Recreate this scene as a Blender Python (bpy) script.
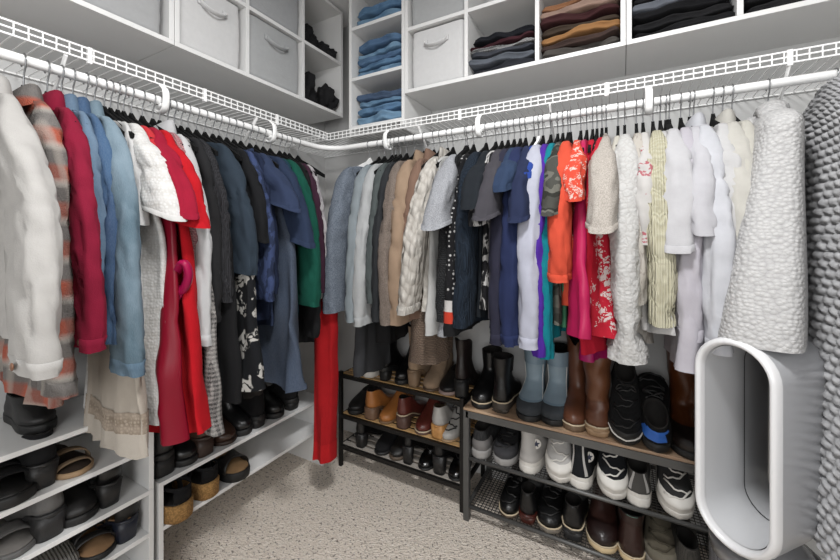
import bpy, bmesh, math, random
from mathutils import Vector, Matrix, noise
PI = math.pi
for o in list(bpy.data.objects): bpy.data.objects.remove(o)
S = bpy.context.scene
C = S.collection

# ------------------------------------------------------------------ camera, world, lights, exposure
YAW = math.radians(28.75); FPX = 370.0; HOR = 238.0; EYE = 1.16
cd = bpy.data.cameras.new('camera'); cam = bpy.data.objects.new('camera', cd); C.objects.link(cam)
cam.location = (0, 0, EYE); cam.rotation_euler = (PI/2, 0, YAW)
cd.sensor_width = 36; cd.lens = FPX/840*36; cd.shift_y = -0.05; cd.clip_start = 0.02
S.camera = cam
W = bpy.data.worlds.new('world'); S.world = W; W.use_nodes = True
W.node_tree.nodes['Background'].inputs[0].default_value = (1, 1, 1, 1)
W.node_tree.nodes['Background'].inputs[1].default_value = 0.3
def area(name, loc, target, size, power, color=(1, 1, 1)):
    d = bpy.data.lights.new(name, 'AREA'); d.shape = 'DISK'; d.size = size; d.energy = power; d.color = color
    o = bpy.data.objects.new(name, d); C.objects.link(o); o.location = loc
    o.rotation_euler = (Vector(target)-Vector(loc)).to_track_quat('-Z', 'Y').to_euler()
    return o
area('ceiling_light_glow', (-0.15, 0.35, 2.36), (-0.15, 0.36, 0), 0.34, 24)
area('fill_light', (0.25, -1.2, 1.35), (-0.45, 1.3, 0.7), 1.3, 17)  # added fill lamp on the open side, brightens the lower part of the closet
S.view_settings.view_transform = 'Standard'; S.view_settings.look = 'None'
S.view_settings.gamma = 1; S.view_settings.use_curve_mapping = False
S.view_settings.exposure = 0.5

# ------------------------------------------------------------------ place constants (metres)
XL, YB = -1.64, 1.75            # left wall, back wall
XR, YN = 1.05, -1.25            # right wall, side left open, no wall
RXL, RYB, RZ = -1.336, 1.45, 1.612   # rods
FW = (-math.sin(YAW), math.cos(YAW)); RT = (math.cos(YAW), math.sin(YAW))
def ray(u):
    a = (u-420)/FPX
    return FW[0]+a*RT[0], FW[1]+a*RT[1]
def onB(u, y):                  # point of the plane y = const seen at column u
    dx, dy = ray(u); t = y/dy; return t*dx, t
def onL(u, x):
    dx, dy = ray(u); t = x/dx; return t*dy, t
def zat(v, t): return EYE-(v-HOR)/FPX*t

# ------------------------------------------------------------------ helpers
def link(name, me, mat=None, parent=None):
    o = bpy.data.objects.new(name, me); C.objects.link(o)
    if mat: me.materials.append(mat)
    if parent: o.parent = parent
    return o
def obj(name, bm, mat=None, parent=None, smooth=True, loc=None):
    bmesh.ops.recalc_face_normals(bm, faces=bm.faces)
    me = bpy.data.meshes.new(name); bm.to_mesh(me); bm.free()
    if smooth:
        for p in me.polygons: p.use_smooth = True
    o = link(name, me, mat, parent)
    if loc: o.location = loc
    return o
def tag(o, label, cat, group=None, kind=None):
    if label: o['label'] = label
    if cat: o['category'] = cat
    if group: o['group'] = group
    if kind: o['kind'] = kind
    return o
def thing(name, label, cat, loc=(0, 0, 0), rz=0, group=None):
    o = bpy.data.objects.new(name, None); C.objects.link(o); o.empty_display_size = 0.05
    o.location = loc; o.rotation_euler = (0, 0, rz)
    return tag(o, label, cat, group)
def struct(name, bm, mat, smooth=False):
    o = obj(name, bm, mat, None, smooth); o['kind'] = 'structure'; return o
def bx(bm, x0, x1, y0, y1, z0, z1):
    r = bmesh.ops.create_cube(bm, size=1)
    M = Matrix.Translation(((x0+x1)/2, (y0+y1)/2, (z0+z1)/2)) @ Matrix.Diagonal((abs(x1-x0), abs(y1-y0), abs(z1-z0), 1))
    bmesh.ops.transform(bm, matrix=M, verts=r['verts']); return r['verts']
def box(x0, x1, y0, y1, z0, z1, bev=0):
    bm = bmesh.new(); bx(bm, x0, x1, y0, y1, z0, z1)
    if bev: bmesh.ops.bevel(bm, geom=list(bm.edges), offset=bev, segments=2, affect='EDGES', profile=0.6)
    return bm
def loft(bm, rings, cap0=False, cap1=False, closed=True):
    vs = [[bm.verts.new(p) for p in r] for r in rings]
    n = len(vs[0])
    for a, b in zip(vs[:-1], vs[1:]):
        for i in range(n if closed else n-1):
            j = (i+1) % n
            bm.faces.new((a[i], a[j], b[j], b[i]))
    if cap0: bm.faces.new(list(reversed(vs[0])))
    if cap1: bm.faces.new(vs[-1])
    return vs
def tube(bm, pts, r, n=6, rfun=None, flat=None):
    pts = [Vector(p) for p in pts]; rings = []
    up = None
    for i, p in enumerate(pts):
        d = (pts[min(i+1, len(pts)-1)]-pts[max(i-1, 0)]).normalized()
        if up is None:
            up = Vector((0, 0, 1)) if abs(d.z) < 0.9 else Vector((1, 0, 0))
        a = d.cross(up)
        if a.length < 1e-5: a = d.cross(Vector((0, 1, 0)))
        a.normalize(); b = a.cross(d).normalized(); up = b
        rr = r*(rfun(i/(len(pts)-1)) if rfun else 1)
        ra, rb = (rr, rr) if not flat else (rr*flat[0], rr*flat[1])
        rings.append([p+a*math.cos(2*PI*k/n)*ra+b*math.sin(2*PI*k/n)*rb for k in range(n)])
    loft(bm, rings, True, True)
def smooth01(x):
    x = max(0, min(1, x)); return x*x*(3-2*x)
def lerp(a, b, t): return a+(b-a)*t
def interp(tab, t):
    for (t0, v0), (t1, v1) in zip(tab[:-1], tab[1:]):
        if t <= t1: return lerp(v0, v1, (t-t0)/(t1-t0) if t1 > t0 else 0)
    return tab[-1][1]
def catmull(pts, m):
    pts = [Vector(p) for p in pts]; out = []
    P = [pts[0]*2-pts[1]]+pts+[pts[-1]*2-pts[-2]]
    for i in range(1, len(P)-2):
        for k in range(m):
            t = k/m; a, b, c, d = P[i-1], P[i], P[i+1], P[i+2]
            out.append(0.5*((2*b)+(c-a)*t+(2*a-5*b+4*c-d)*t*t+(3*b-a-3*c+d)*t**3))
    out.append(pts[-1]); return out

# ------------------------------------------------------------------ materials
MATS = {}
def srgb(c):
    if isinstance(c, str): c = tuple(int(c[i:i+2], 16)/255 for i in (0, 2, 4))
    return tuple(((x/12.92) if x <= .04045 else ((x+.055)/1.055)**2.4) for x in c)+(1,)
class NT:
    def __init__(s, name, rough=.8, metal=0):
        s.m = bpy.data.materials.new(name); s.m.use_nodes = True; s.t = s.m.node_tree
        s.b = s.t.nodes['Principled BSDF']; s.b.inputs['Roughness'].default_value = rough
        s.b.inputs['Metallic'].default_value = metal
        s.co = s.n('ShaderNodeTexCoord').outputs['Object']
    def n(s, ty, **kw):
        x = s.t.nodes.new(ty)
        for k, v in kw.items():
            if k.startswith('i_'): x.inputs[k[2:].replace('_', ' ')].default_value = v
            else: setattr(x, k, v)
        return x
    def l(s, a, b): s.t.links.new(a, b)
    def mapping(s, sc=(1, 1, 1), rot=(0, 0, 0), loc=(0, 0, 0)):
        x = s.n('ShaderNodeMapping'); x.inputs['Scale'].default_value = sc; x.inputs['Rotation'].default_value = rot
        x.inputs['Location'].default_value = loc
        s.l(s.co, x.inputs[0]); return x.outputs[0]
    def noise(s, scale, detail=3, vec=None, dist=0):
        x = s.n('ShaderNodeTexNoise', i_Scale=scale, i_Detail=detail, i_Distortion=dist); s.l(vec or s.co, x.inputs['Vector']); return x.outputs['Fac']
    def voro(s, scale, vec=None, rnd=1, feat='F1', out='Distance'):
        x = s.n('ShaderNodeTexVoronoi', feature=feat, i_Scale=scale, i_Randomness=rnd); s.l(vec or s.co, x.inputs['Vector']); return x.outputs[out]
    def wave(s, scale, dirn='Z', dist=0, vec=None, prof='SIN', ds=1):
        x = s.n('ShaderNodeTexWave', bands_direction=dirn, wave_profile=prof, i_Scale=scale, i_Distortion=dist); x.inputs['Detail Scale'].default_value = ds
        s.l(vec or s.co, x.inputs['Vector']); return x.outputs['Fac']
    def ramp(s, fac, stops, const=False):
        x = s.n('ShaderNodeValToRGB'); s.l(fac, x.inputs[0]); cr = x.color_ramp
        if const: cr.interpolation = 'CONSTANT'
        while len(cr.elements) < len(stops): cr.elements.new(0.5)
        for e, (p, c) in zip(cr.elements, stops):
            e.position = p; e.color = c if len(c) == 4 else srgb(c)
        return x.outputs[0]
    def step(s, fac, lo, hi):
        st = [(lo, (0, 0, 0, 1)), (hi, (1, 1, 1, 1))]
        return s.ramp(fac, st if lo < hi else st[::-1])
    def mix(s, f, a, b, mode='MIX'):
        x = s.n('ShaderNodeMix', data_type='RGBA', blend_type=mode)
        if isinstance(f, (int, float)): x.inputs[0].default_value = f
        else: s.l(f, x.inputs[0])
        for v, i in ((a, 6), (b, 7)):
            if isinstance(v, tuple): x.inputs[i].default_value = v
            else: s.l(v, x.inputs[i])
        return x.outputs[2]
    def math(s, op, a, b=0.0):
        x = s.n('ShaderNodeMath', operation=op)
        for v, i in ((a, 0), (b, 1)):
            if isinstance(v, (int, float)): x.inputs[i].default_value = v
            else: s.l(v, x.inputs[i])
        return x.outputs[0]
    def color(s, c):
        if isinstance(c, tuple): s.b.inputs['Base Color'].default_value = c
        else: s.l(c, s.b.inputs['Base Color'])
    def bump(s, h, strength=.5, dist=.002):
        x = s.n('ShaderNodeBump', i_Strength=strength, i_Distance=dist); s.l(h, x.inputs['Height']); s.l(x.outputs[0], s.b.inputs['Normal'])
def plain(name, c, rough=.5, metal=0, var=.0, nscale=30, bump=0, bscale=200, coat=0):
    if name in MATS: return MATS[name]
    t = NT(name, rough, metal); cc = srgb(c)
    if var:
        k = t.noise(nscale); lo = tuple(x*(1-var) for x in cc[:3])+(1,); hi = tuple(min(1, x*(1+var)) for x in cc[:3])+(1,)
        t.color(t.mix(k, lo, hi))
    else: t.color(cc)
    if bump: t.bump(t.noise(bscale), bump, .002)
    if coat: t.b.inputs['Coat Weight'].default_value = coat
    MATS[name] = t.m; return t.m
def fabric(c, kind='plain', c2=None, c3=None, sc=1.0, rough=.92):
    key = 'fabric_%s_%s_%s_%s_%s_%s' % (c, kind, c2, c3, sc, rough)
    if key in MATS: return MATS[key]
    t = NT('fabric', rough)
    def dye(h): q = srgb(h); k = .66-.10*smooth01((sum(q[:3])/3-.35)/.4); return tuple(x*k for x in q[:3])+(1,)
    cc = dye(c); d2 = dye(c2) if c2 else cc; d3 = dye(c3) if c3 else d2
    t.b.inputs['Specular IOR Level'].default_value = .25
    def tone(v, sc_=25, vec=None):
        k = t.noise(sc_, 4, vec); return t.mix(k, tuple(x*(1-v) for x in cc[:3])+(1,), tuple(min(1, x*(1+v)) for x in cc[:3])+(1,))
    weave = t.noise(350, 2)
    if kind == 'plain':
        t.color(tone(.14)); t.bump(weave, .35, .0015)
    elif kind == 'heather':
        k = t.step(t.noise(420*sc, 2, t.mapping((1, 1, .55))), .38, .62); t.color(t.mix(k, cc, d2)); t.bump(weave, .5, .002)
    elif kind == 'denim':
        k = t.noise(9, 4, t.mapping((1, 1, .35))); f = t.noise(500, 2, t.mapping((1, 1, .3)))
        base = t.mix(t.step(k, .36, .64), cc, d2); base = t.mix(t.math('MULTIPLY', t.step(t.noise(28, 3, t.mapping((1, 1, .5))), .55, .75), .45), base, d2); t.color(t.mix(t.math('MULTIPLY', f, .18), base, dye('cfdbe4'))); t.bump(f, .5, .0015)
    elif kind == 'knit':
        w = t.wave(45*sc, 'Z', 1.5); r = t.wave(55*sc, 'DIAGONAL', 1); h = t.math('MULTIPLY', w, r)
        t.color(t.mix(h, tuple(x*.72 for x in cc[:3])+(1,), d2)); t.bump(h, .8, .004)
    elif kind == 'rib':
        w = t.wave(60*sc, 'Y', .6, t.mapping((1, 1, .1))); w2 = t.wave(60*sc, 'X', .6, t.mapping((1, 1, .1))); h = t.math('ADD', w, w2)
        t.color(t.mix(t.math('MULTIPLY', h, .5), tuple(x*.8 for x in cc[:3])+(1,), d2)); t.bump(h, .7, .003)
    elif kind == 'cable':
        v = t.voro(34*sc, t.mapping((1.2, 1.2, .7), (.5, 0, 0)), .35); w = t.wave(10, 'Y', 2, None); h = t.math('SUBTRACT', t.math('MULTIPLY', w, .25), v)
        t.color(t.mix(t.step(v, .05, .9), d2, tuple(x*.78 for x in cc[:3])+(1,))); t.bump(h, 1, .012)
    elif kind == 'fleece':
        v = t.voro(62*sc, t.mapping((1, 1, 1.25)), .8); n = t.noise(400, 2); h = t.math('ADD', t.math('MULTIPLY', v, -1), t.math('MULTIPLY', n, .25))
        t.color(t.mix(t.step(v, .1, .9), d2, tuple(x*.86 for x in cc[:3])+(1,))); t.bump(h, .7, .005)
    elif kind == 'plaid':
        vy = t.mapping((1, 1, 1), (0, 0, PI/4)); wob = .5
        a = t.step(t.wave(3.6*sc, 'Z', wob), .35, .75); b = t.step(t.wave(5*sc, 'X', wob, vy), .35, .75)
        base = t.mix(a, cc, d2); base = t.mix(t.math('MULTIPLY', b, .5), base, d3)
        l1 = t.math('MULTIPLY', t.step(t.wave(3.6*sc, 'Z', wob, t.mapping(loc=(0, 0, .022/sc))), .8, 1), .45); base = t.mix(l1, base, dye('e6dfd4'))
        l2 = t.math('MULTIPLY', t.step(t.wave(5*sc, 'X', wob, t.mapping((1, 1, 1), (0, 0, PI/4), (.012, 0, 0))), .8, 1), .4); base = t.mix(l2, base, dye('d9d0c4'))
        t.color(t.mix(t.math('MULTIPLY', weave, .25), base, dye('bdb6ae'))); t.bump(weave, .8, .003)
    elif kind == 'tweed':
        v = t.mapping((1, 1, 1), (0, 0, PI/4))
        a = t.step(t.wave(24*sc, 'Z', .6), .4, .6); b = t.step(t.wave(26*sc, 'X', .6, v), .4, .6); n = t.step(t.noise(300, 2), .4, .6)
        k = t.math('MULTIPLY', t.math('ADD', t.math('ADD', a, b), n), .33); t.color(t.mix(k, cc, d2)); t.bump(n, .5, .002)
    elif kind == 'floral':
        wv = t.n('ShaderNodeTexNoise', i_Scale=22*sc); t.l(t.co, wv.inputs['Vector'])
        vec = t.mix(.10/sc if sc > 1 else .1, t.co, wv.outputs['Color'])
        d = t.voro(17*sc, vec, .95); pet = t.voro(62*sc, vec, .9)
        k = t.math('MULTIPLY', t.step(d, .46, .42), t.step(pet, .62, .5))
        t.color(t.mix(k, tone(.12), d2)); t.bump(weave, .3, .001)
    elif kind == 'dots':
        d = t.voro(60*sc, None, .35); t.color(t.mix(t.step(d, .3, .24), cc, d2)); t.bump(weave, .3, .001)
    elif kind == 'lace':
        v = t.voro(120*sc, None, .6); w = t.wave(9*sc, 'Z', 1); k = t.step(v, .25, .55)
        kk = t.math('MULTIPLY', k, t.math('ADD', t.math('MULTIPLY', w, .5), .35)); t.color(t.mix(kk, cc, d2)); t.bump(t.math('MULTIPLY', v, -1), .6, .002)
    elif kind == 'eyelet':
        v = t.voro(48*sc, None, .9, 'DISTANCE_TO_EDGE'); p = t.voro(120*sc); k = t.step(v, .0, .12)
        t.color(t.mix(k, d2, cc)); t.bump(t.math('ADD', v, t.math('MULTIPLY', p, .3)), .9, .005)
    elif kind == 'camo':
        k = t.noise(11*sc, 1.5, None, .4); t.color(t.ramp(k, [(0, cc), (.43, d2), (.5, d3), (.57, cc), (.66, d2)], True)); t.bump(weave, .3, .001)
    elif kind == 'print':
        k = t.noise(24*sc, 3, t.mapping((1, 1, .6)), 1.6); t.color(t.mix(t.step(k, .5, .54), cc, d2)); t.bump(weave, .3, .001)
    elif kind == 'pleat':
        t.color(tone(.1)); t.bump(t.wave(30*sc, 'Y', .5, t.mapping((1, 1, .05))), .8, .004)
    elif kind == 'satin':
        t.color(tone(.06)); t.b.inputs['Roughness'].default_value = .38; t.bump(t.noise(12, 3, t.mapping((1, 1, .3))), .35, .01)
    elif kind == 'leather':
        t.color(tone(.22, 18)); t.b.inputs['Roughness'].default_value = rough; t.b.inputs['Specular IOR Level'].default_value = .5
        t.bump(t.math('ADD', t.voro(260), t.noise(30)), .25, .0015)
    elif kind == 'suede':
        t.color(tone(.25, 40)); t.bump(t.noise(500, 2), .5, .001)
    elif kind == 'canvas':
        t.color(tone(.06, 60)); t.bump(t.math('MULTIPLY', t.wave(160, 'Z'), t.wave(160, 'DIAGONAL')), .4, .001)
    elif kind == 'mesh':
        v = t.voro(240*sc, None, .1); t.color(t.mix(t.step(v, .25, .5), d2, cc)); t.bump(v, .6, .001)
    elif kind == 'cork':
        t.color(t.mix(t.step(t.voro(150), .2, .7), cc, tuple(x*.6 for x in cc[:3])+(1,))); t.bump(t.voro(170), .6, .002)
    MATS[key] = t.m; return t.m
def wood(name, c, c2, axis='X', rough=.5):
    if name in MATS: return MATS[name]
    t = NT(name, rough); sc = {'X': (2, 22, 22), 'Y': (22, 2, 22), 'Z': (22, 22, 2)}[axis]
    k = t.noise(2.2, 5, t.mapping(sc), .8); t.color(t.mix(t.step(k, .3, .7), srgb(c), srgb(c2))); t.bump(k, .15, .002)
    MATS[name] = t.m; return t.m
WALL = plain('wall_paint', 'c6c6c5', .85, 0, .03, 6, .12, 160)
WHITE = plain('white_laminate', 'd9d9d8', .42, 0, .02, 8)
WIRE = plain('white_wire_coating', 'f2f2f1', .4)
CHROME = plain('hook_steel', '8f9092', .3, .9)
VELVET = fabric('0b0b0c', 'plain', rough=.95)
BLKMETAL = plain('black_metal', '161514', .45, .4, .1)
GRYMETAL = plain('grey_metal', '5a5a59', .45, .5, .1)
SILVER = plain('satin_silver', 'c9cacb', .3, .15)
RUBBER_W = plain('white_rubber', 'cbc8c2', .55, 0, .04, 40)
RUBBER_K = plain('black_rubber', '131313', .6, 0, .15, 40, .2)
LINING = plain('dark_lining', '1a1715', .9)

# ------------------------------------------------------------------ room
t = NT('carpet_pile', .97)
sp = t.step(t.noise(85, 2), .41, .34); sp2 = t.step(t.noise(95, 2, t.mapping(loc=(3, 1, 0))), .60, .72)
base = t.mix(t.noise(40, 4), srgb('dacdbe'), srgb('efe5da'))
base = t.mix(sp2, base, srgb('f6efe6')); base = t.mix(t.math('MULTIPLY', sp, .7), base, srgb('5b4f47')); t.color(base)
t.bump(t.math('ADD', t.noise(260, 3), t.voro(150)), .9, .008)
CARPET = t.m
struct('floor', box(XL-.1, XR+.1, YN, YB+.1, -.06, 0), CARPET)
struct('wall_left', box(XL-.1, XL, YN, YB, 0, 2.44), WALL)
struct('wall_back', box(XL-.1, XR+.1, YB, YB+.1, 0, 2.44), WALL)
struct('wall_right', box(XR, XR+.1, YN, YB, 0, 2.44), WALL)
struct('ceiling', box(XL-.1, XR+.1, YN, YB+.1, 2.44, 2.52), plain('ceiling_paint', 'e6e6e5', .9))
struct('baseboard_left', box(XL, XL+.012, YN, YB, 0, .085, .003), WHITE)
struct('baseboard_back', box(XL+.012, XR, YB-.012, YB, 0, .085, .003), WHITE)

# ceiling lamp (out of frame; gives the light)
lt = thing('ceiling_light', 'round flush ceiling light above the closet floor', 'light', (-.15, .35, 2.44))
bm = bmesh.new(); loft(bm, [[Vector((r*math.cos(2*PI*k/32), r*math.sin(2*PI*k/32), z)) for k in range(32)] for r, z in ((.19, 0), (.19, -.03), (.175, -.035))], True, True); obj('base', bm, WHITE, lt)
t = NT('lamp_diffuser', .5); t.color((1, 1, 1, 1)); t.b.inputs['Emission Color'].default_value = (1, 1, 1, 1); t.b.inputs['Emission Strength'].default_value = 3
bm = bmesh.new(); loft(bm, [[Vector((r*math.cos(2*PI*k/32), r*math.sin(2*PI*k/32), z)) for k in range(32)] for r, z in ((.17, -.035), (.165, -.05), (.12, -.062), (.02, -.068))], False, True); obj('diffuser', bm, t.m, lt)

# ------------------------------------------------------------------ wire shelves and rod
def wire_shelf(name, label, axis, p0, p1, lipc, wallc):
    # axis 'y': runs along y at x; axis 'x': runs along x at y
    th = thing(name, label, 'wire shelf', (0, 0, 0))
    zd = 1.664; zt = 1.697; r = .0018
    def P(s, d, z): return (d, s, z) if axis == 'y' else (s, d, z)
    bm = bmesh.new()
    def bar(a, b, r=r):
        (x0, y0, z0), (x1, y1, z1) = a, b
        bx(bm, min(x0, x1)-r, max(x0, x1)+r, min(y0, y1)-r, max(y0, y1)+r, min(z0, z1)-r, max(z0, z1)+r)
    n = int((p1-p0)/.0265)
    for k in range(n+1):
        s = p0+(p1-p0)*k/n; bar(P(s, lipc, zd+.003), P(s, wallc, zd+.003), .0012)
    for f in (.5, .99): bar(P(p0, lerp(lipc, wallc, f), zd-.001), P(p1, lerp(lipc, wallc, f), zd-.001), .0024)
    obj('deck', bm, WIRE, th, False)
    bm = bmesh.new()
    for z in (zd, (zd+zt)/2, zt): bar(P(p0, lipc, z), P(p1, lipc, z), .0021)
    for k in range(n+1):
        s = p0+(p1-p0)*k/n; bar(P(s, lipc, zd), P(s, lipc, zt), .0015)
    obj('front_lip', bm, WIRE, th, False)
    return th
wsl = wire_shelf('wire_shelf', 'white wire shelf with gridded lip on left wall above the clothes', 'y', -.9, RYB-.015, RXL+.006, XL+.003)
wsb = wire_shelf('wire_shelf', 'white wire shelf with gridded lip on back wall above the clothes', 'x', XL+.005, XR-.005, RYB-.006, YB-.003)
def brace(parent, lip, wall):
    bm = bmesh.new(); tube(bm, [lip, wall], .006, 6, flat=(.7, 1.6)); obj('brace', bm, WIRE, parent, False)
    bm = bmesh.new(); x, y, z = wall; bx(bm, x-.008, x+.008, y-.008, y+.008, z-.03, z+.015); obj('brace_foot', bm, WIRE, parent, False)
def clipband(parent, axis, s):
    bm = bmesh.new()
    if axis == 'y': bx(bm, RXL+.001, RXL+.012, s-.005, s+.005, 1.655, 1.70)
    else: bx(bm, s-.006, s+.006, RYB-.012, RYB-.001, 1.655, 1.70)
    obj('lip_joint', bm, WIRE, parent, False)
for y in (.42, 1.02): brace(wsl, (RXL+.004, y, 1.66), (XL+.01, y, 1.33))
for x in (-.80, -.24, .42): brace(wsb, (x, RYB-.004, 1.66), (x, YB-.01, 1.33))
for y in (.47, .80, 1.12): clipband(wsl, 'y', y)
for x in (-.60, -.05, .42): clipband(wsb, 'x', x)
# one rod bent round the corner
bm = bmesh.new()
pts = [(RXL, -.88, RZ), (RXL, 0, RZ), (RXL, RYB-.14, RZ)]
for k in range(1, 8):
    a = PI-k/8*PI/2; pts.append((RXL+.13+.13*math.cos(a), RYB-.13+.13*math.sin(a), RZ))
pts += [(RXL+.14, RYB, RZ), (0, RYB, RZ), (XR, RYB, RZ)]
tube(bm, pts, .0135, 12)
tag(obj('closet_rod', bm, WIRE), 'white hanging rod bent round the corner below the wire shelves', 'closet rod')
def rod_bracket(loc, rz, label):
    th = thing('rod_bracket', label, 'bracket', loc, rz, 'white rod brackets')
    bm = bmesh.new()     # local x towards the room, rod at the origin
    tube(bm, catmull([(.004, 0, .05), (.026, 0, .03), (.03, 0, 0), (.022, 0, -.028), (0, 0, -.038), (-.02, 0, -.026), (-.026, 0, -.004)], 5), .006, 8, flat=(1.9, .7))
    obj('hook_arm', bm, WIRE, th)
    bm = bmesh.new(); tube(bm, [(-.018, 0, -.0155), (0, 0, -.021), (.018, 0, -.0155)], .008, 8, flat=(1.6, .6)); obj('saddle', bm, WIRE, th)
    return th
rod_bracket((RXL, .66, RZ), 0, 'white plastic rod bracket above the red dresses')
rod_bracket((RXL, 1.09, RZ), 0, 'white plastic rod bracket above the dark green sweater')
rod_bracket((-.965, RYB, RZ), -PI/2, 'white plastic rod bracket above the pale blue cardigan near corner')
rod_bracket((-.515, RYB, RZ), -PI/2, 'white plastic rod bracket above the navy sweater')
rod_bracket((.075, RYB, RZ), -PI/2, 'white plastic rod bracket above the pale yellow sweater')

# ------------------------------------------------------------------ upper cube cabinets
CXF, CYF, CZ, TK, PH = -1.367, 1.47, 1.83, .016, .285
def cabinet(label, axis, front, wall, s0, s1, z0, z1, uprights, shelves, name='wall_cabinet'):
    th = thing(name, label, 'cabinet')
    def B(part, sa, sb, da, db, za, zb):
        bm = box(da, db, sa, sb, za, zb, .0012) if axis == 'y' else box(sa, sb, da, db, za, zb, .0012)
        return obj(part, bm, WHITE, th, False)
    d = wall-front; e = math.copysign(.006, d)
    B('bottom_panel', s0, s1, front, wall, z0, z0+TK)
    B('top_panel', s0, s1, front, wall, z1-TK, z1)
    B('back_panel', s0+.002, s1-.002, wall-e, wall, z0+TK, z1-TK)
    for u in (s0, s1-TK): B('side_panel', u, u+TK, front, wall-e, z0+TK, z1-TK)
    for u in uprights: B('divider', u-TK/2, u+TK/2, front, wall-e, z0+TK, z1-TK)
    for a, b, z in shelves: B('shelf', a, b, front, wall-e, z-TK, z)
    return th
H2 = 2*PH+TK
cabinet('white open cube cabinet high on left wall, nearest the room', 'y', CXF, XL, -.20, .7165, CZ, CZ+H2, [.255], [(-.184, .247, CZ+PH+TK), (.263, .7, CZ+PH+TK)])
cabinet('white open cube cabinet high on left wall holding white and grey bins', 'y', CXF, XL, .7185, 1.60, CZ, CZ+H2, [1.004, 1.31],
        [(.7345, .996, CZ+PH+TK), (1.012, 1.302, CZ+PH+TK), (1.318, 1.584, CZ+PH+TK)])
cabinet('narrow white cabinet on wire shelf with stacked blue jeans', 'x', CYF, YB, -1.217, -.889, 1.668, 2.43, [], [(-1.201, -.905, 1.722), (-1.201, -.905, 1.965), (-1.201, -.905, 2.22)], 'corner_cabinet')
cabinet('white cube cabinet high on back wall between jeans and black pants', 'x', CYF, YB, -.8875, .0085, CZ, CZ+H2, [-.584, -.291],
        [(-.8715, -.592, CZ+PH+TK), (-.576, -.299, CZ+PH+TK), (-.283, -.0075, CZ+PH+TK)])
cabinet('white cube cabinet high on back wall with stacked black pants', 'x', CYF, YB, .0105, .94, CZ, CZ+H2, [.316, .625],
        [(.0265, .308, CZ+PH+TK), (.324, .617, CZ+PH+TK), (.633, .924, CZ+PH+TK)])

# ------------------------------------------------------------------ fabric bins
def bin_(label, axis, s0, s1, d0, z0, h, col, seed, tilt=0):
    rnd = random.Random(seed)
    wid, dep = s1-s0, .255
    loc = (d0, (s0+s1)/2, z0) if axis == 'y' else ((s0+s1)/2, d0, z0)
    th = thing('storage_bin', label, 'storage bin', loc, 0 if axis == 'y' else -PI/2)   # local +x towards the room
    mat = fabric(col, 'canvas')
    bm = bmesh.new(); rings = []; n = 48
    p1, p2 = rnd.uniform(0, 6), rnd.uniform(0, 6)
    for i in range(15):
        f = i/14; z = .002+(h-.002)*f; r = []
        for k in range(n):
            a = 2*PI*k/n; c, s = math.cos(a), math.sin(a); ex = .16
            x = -dep/2+dep/2*math.copysign(abs(c)**ex, c); y = wid/2*math.copysign(abs(s)**ex, s)
            bul = .006*math.sin(PI*f)*(1 if c > .5 else 0)+.0025*math.sin(9*f*PI+5*y/wid+p1)*math.sin(4*y/wid+p2)
            r.append(Vector((x+bul-.008, y*(1+.0*f), z)))
        rings.append(r)
    loft(bm, rings, True, False)
    # rim folded inward
    r2 = [[Vector(((p.x+dep/2)*.96-dep/2, p.y*.96, p.z-.03)) for p in rings[-1]]]
    loft(bm, [rings[-1]]+r2)
    obj('bin_body', bm, mat, th)
    bm = bmesh.new()
    hw = min(.055, wid*.2); zc = h*.72
    arc = [(.004, -hw, zc+.010), (.006, -hw*.95, zc-.001), (.016, -hw*.6, zc-.014), (.021, 0, zc-.02), (.016, hw*.6, zc-.014), (.006, hw*.95, zc-.001), (.004, hw, zc+.010)]
    tube(bm, catmull(arc, 5), .011, 8, flat=(.3, 1.0)); obj('handle', bm, mat, th)
    for sgn in (-1, 1):
        bm = box(-.004, .004, sgn*hw-.009, sgn*hw+.009, zc-.004, zc+.02, .002); obj('handle_tab', bm, mat, th)
    return th
b0 = CZ+TK
bin_('grey fabric bin at far left end of upper shelf', 'y', .275, .69, CXF-.012, b0, .27, 'cccdce', 3)
bin_('white fabric bin with loop handle on left wall cabinet', 'y', .74, .985, CXF-.012, b0, .262, 'ffffff', 4)
bin_('grey fabric bin with loop handle, lower of two on left cabinet', 'y', 1.016, 1.297, CXF-.006, b0, .262, 'd0d2d3', 5)
bin_('grey fabric bin, upper of two on left cabinet', 'y', 1.016, 1.297, CXF-.006, b0+PH+.001, .25, 'c8cacc', 6)
bin_('white fabric bin with loop handle on back wall cabinet', 'x', -.862, -.602, CYF+.012, b0, .262, 'ffffff', 7)
bin_('grey fabric bin above the white bin on back wall cabinet', 'x', -.866, -.598, CYF+.012, b0+PH+.001, .25, 'd0d2d3', 8)

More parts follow.
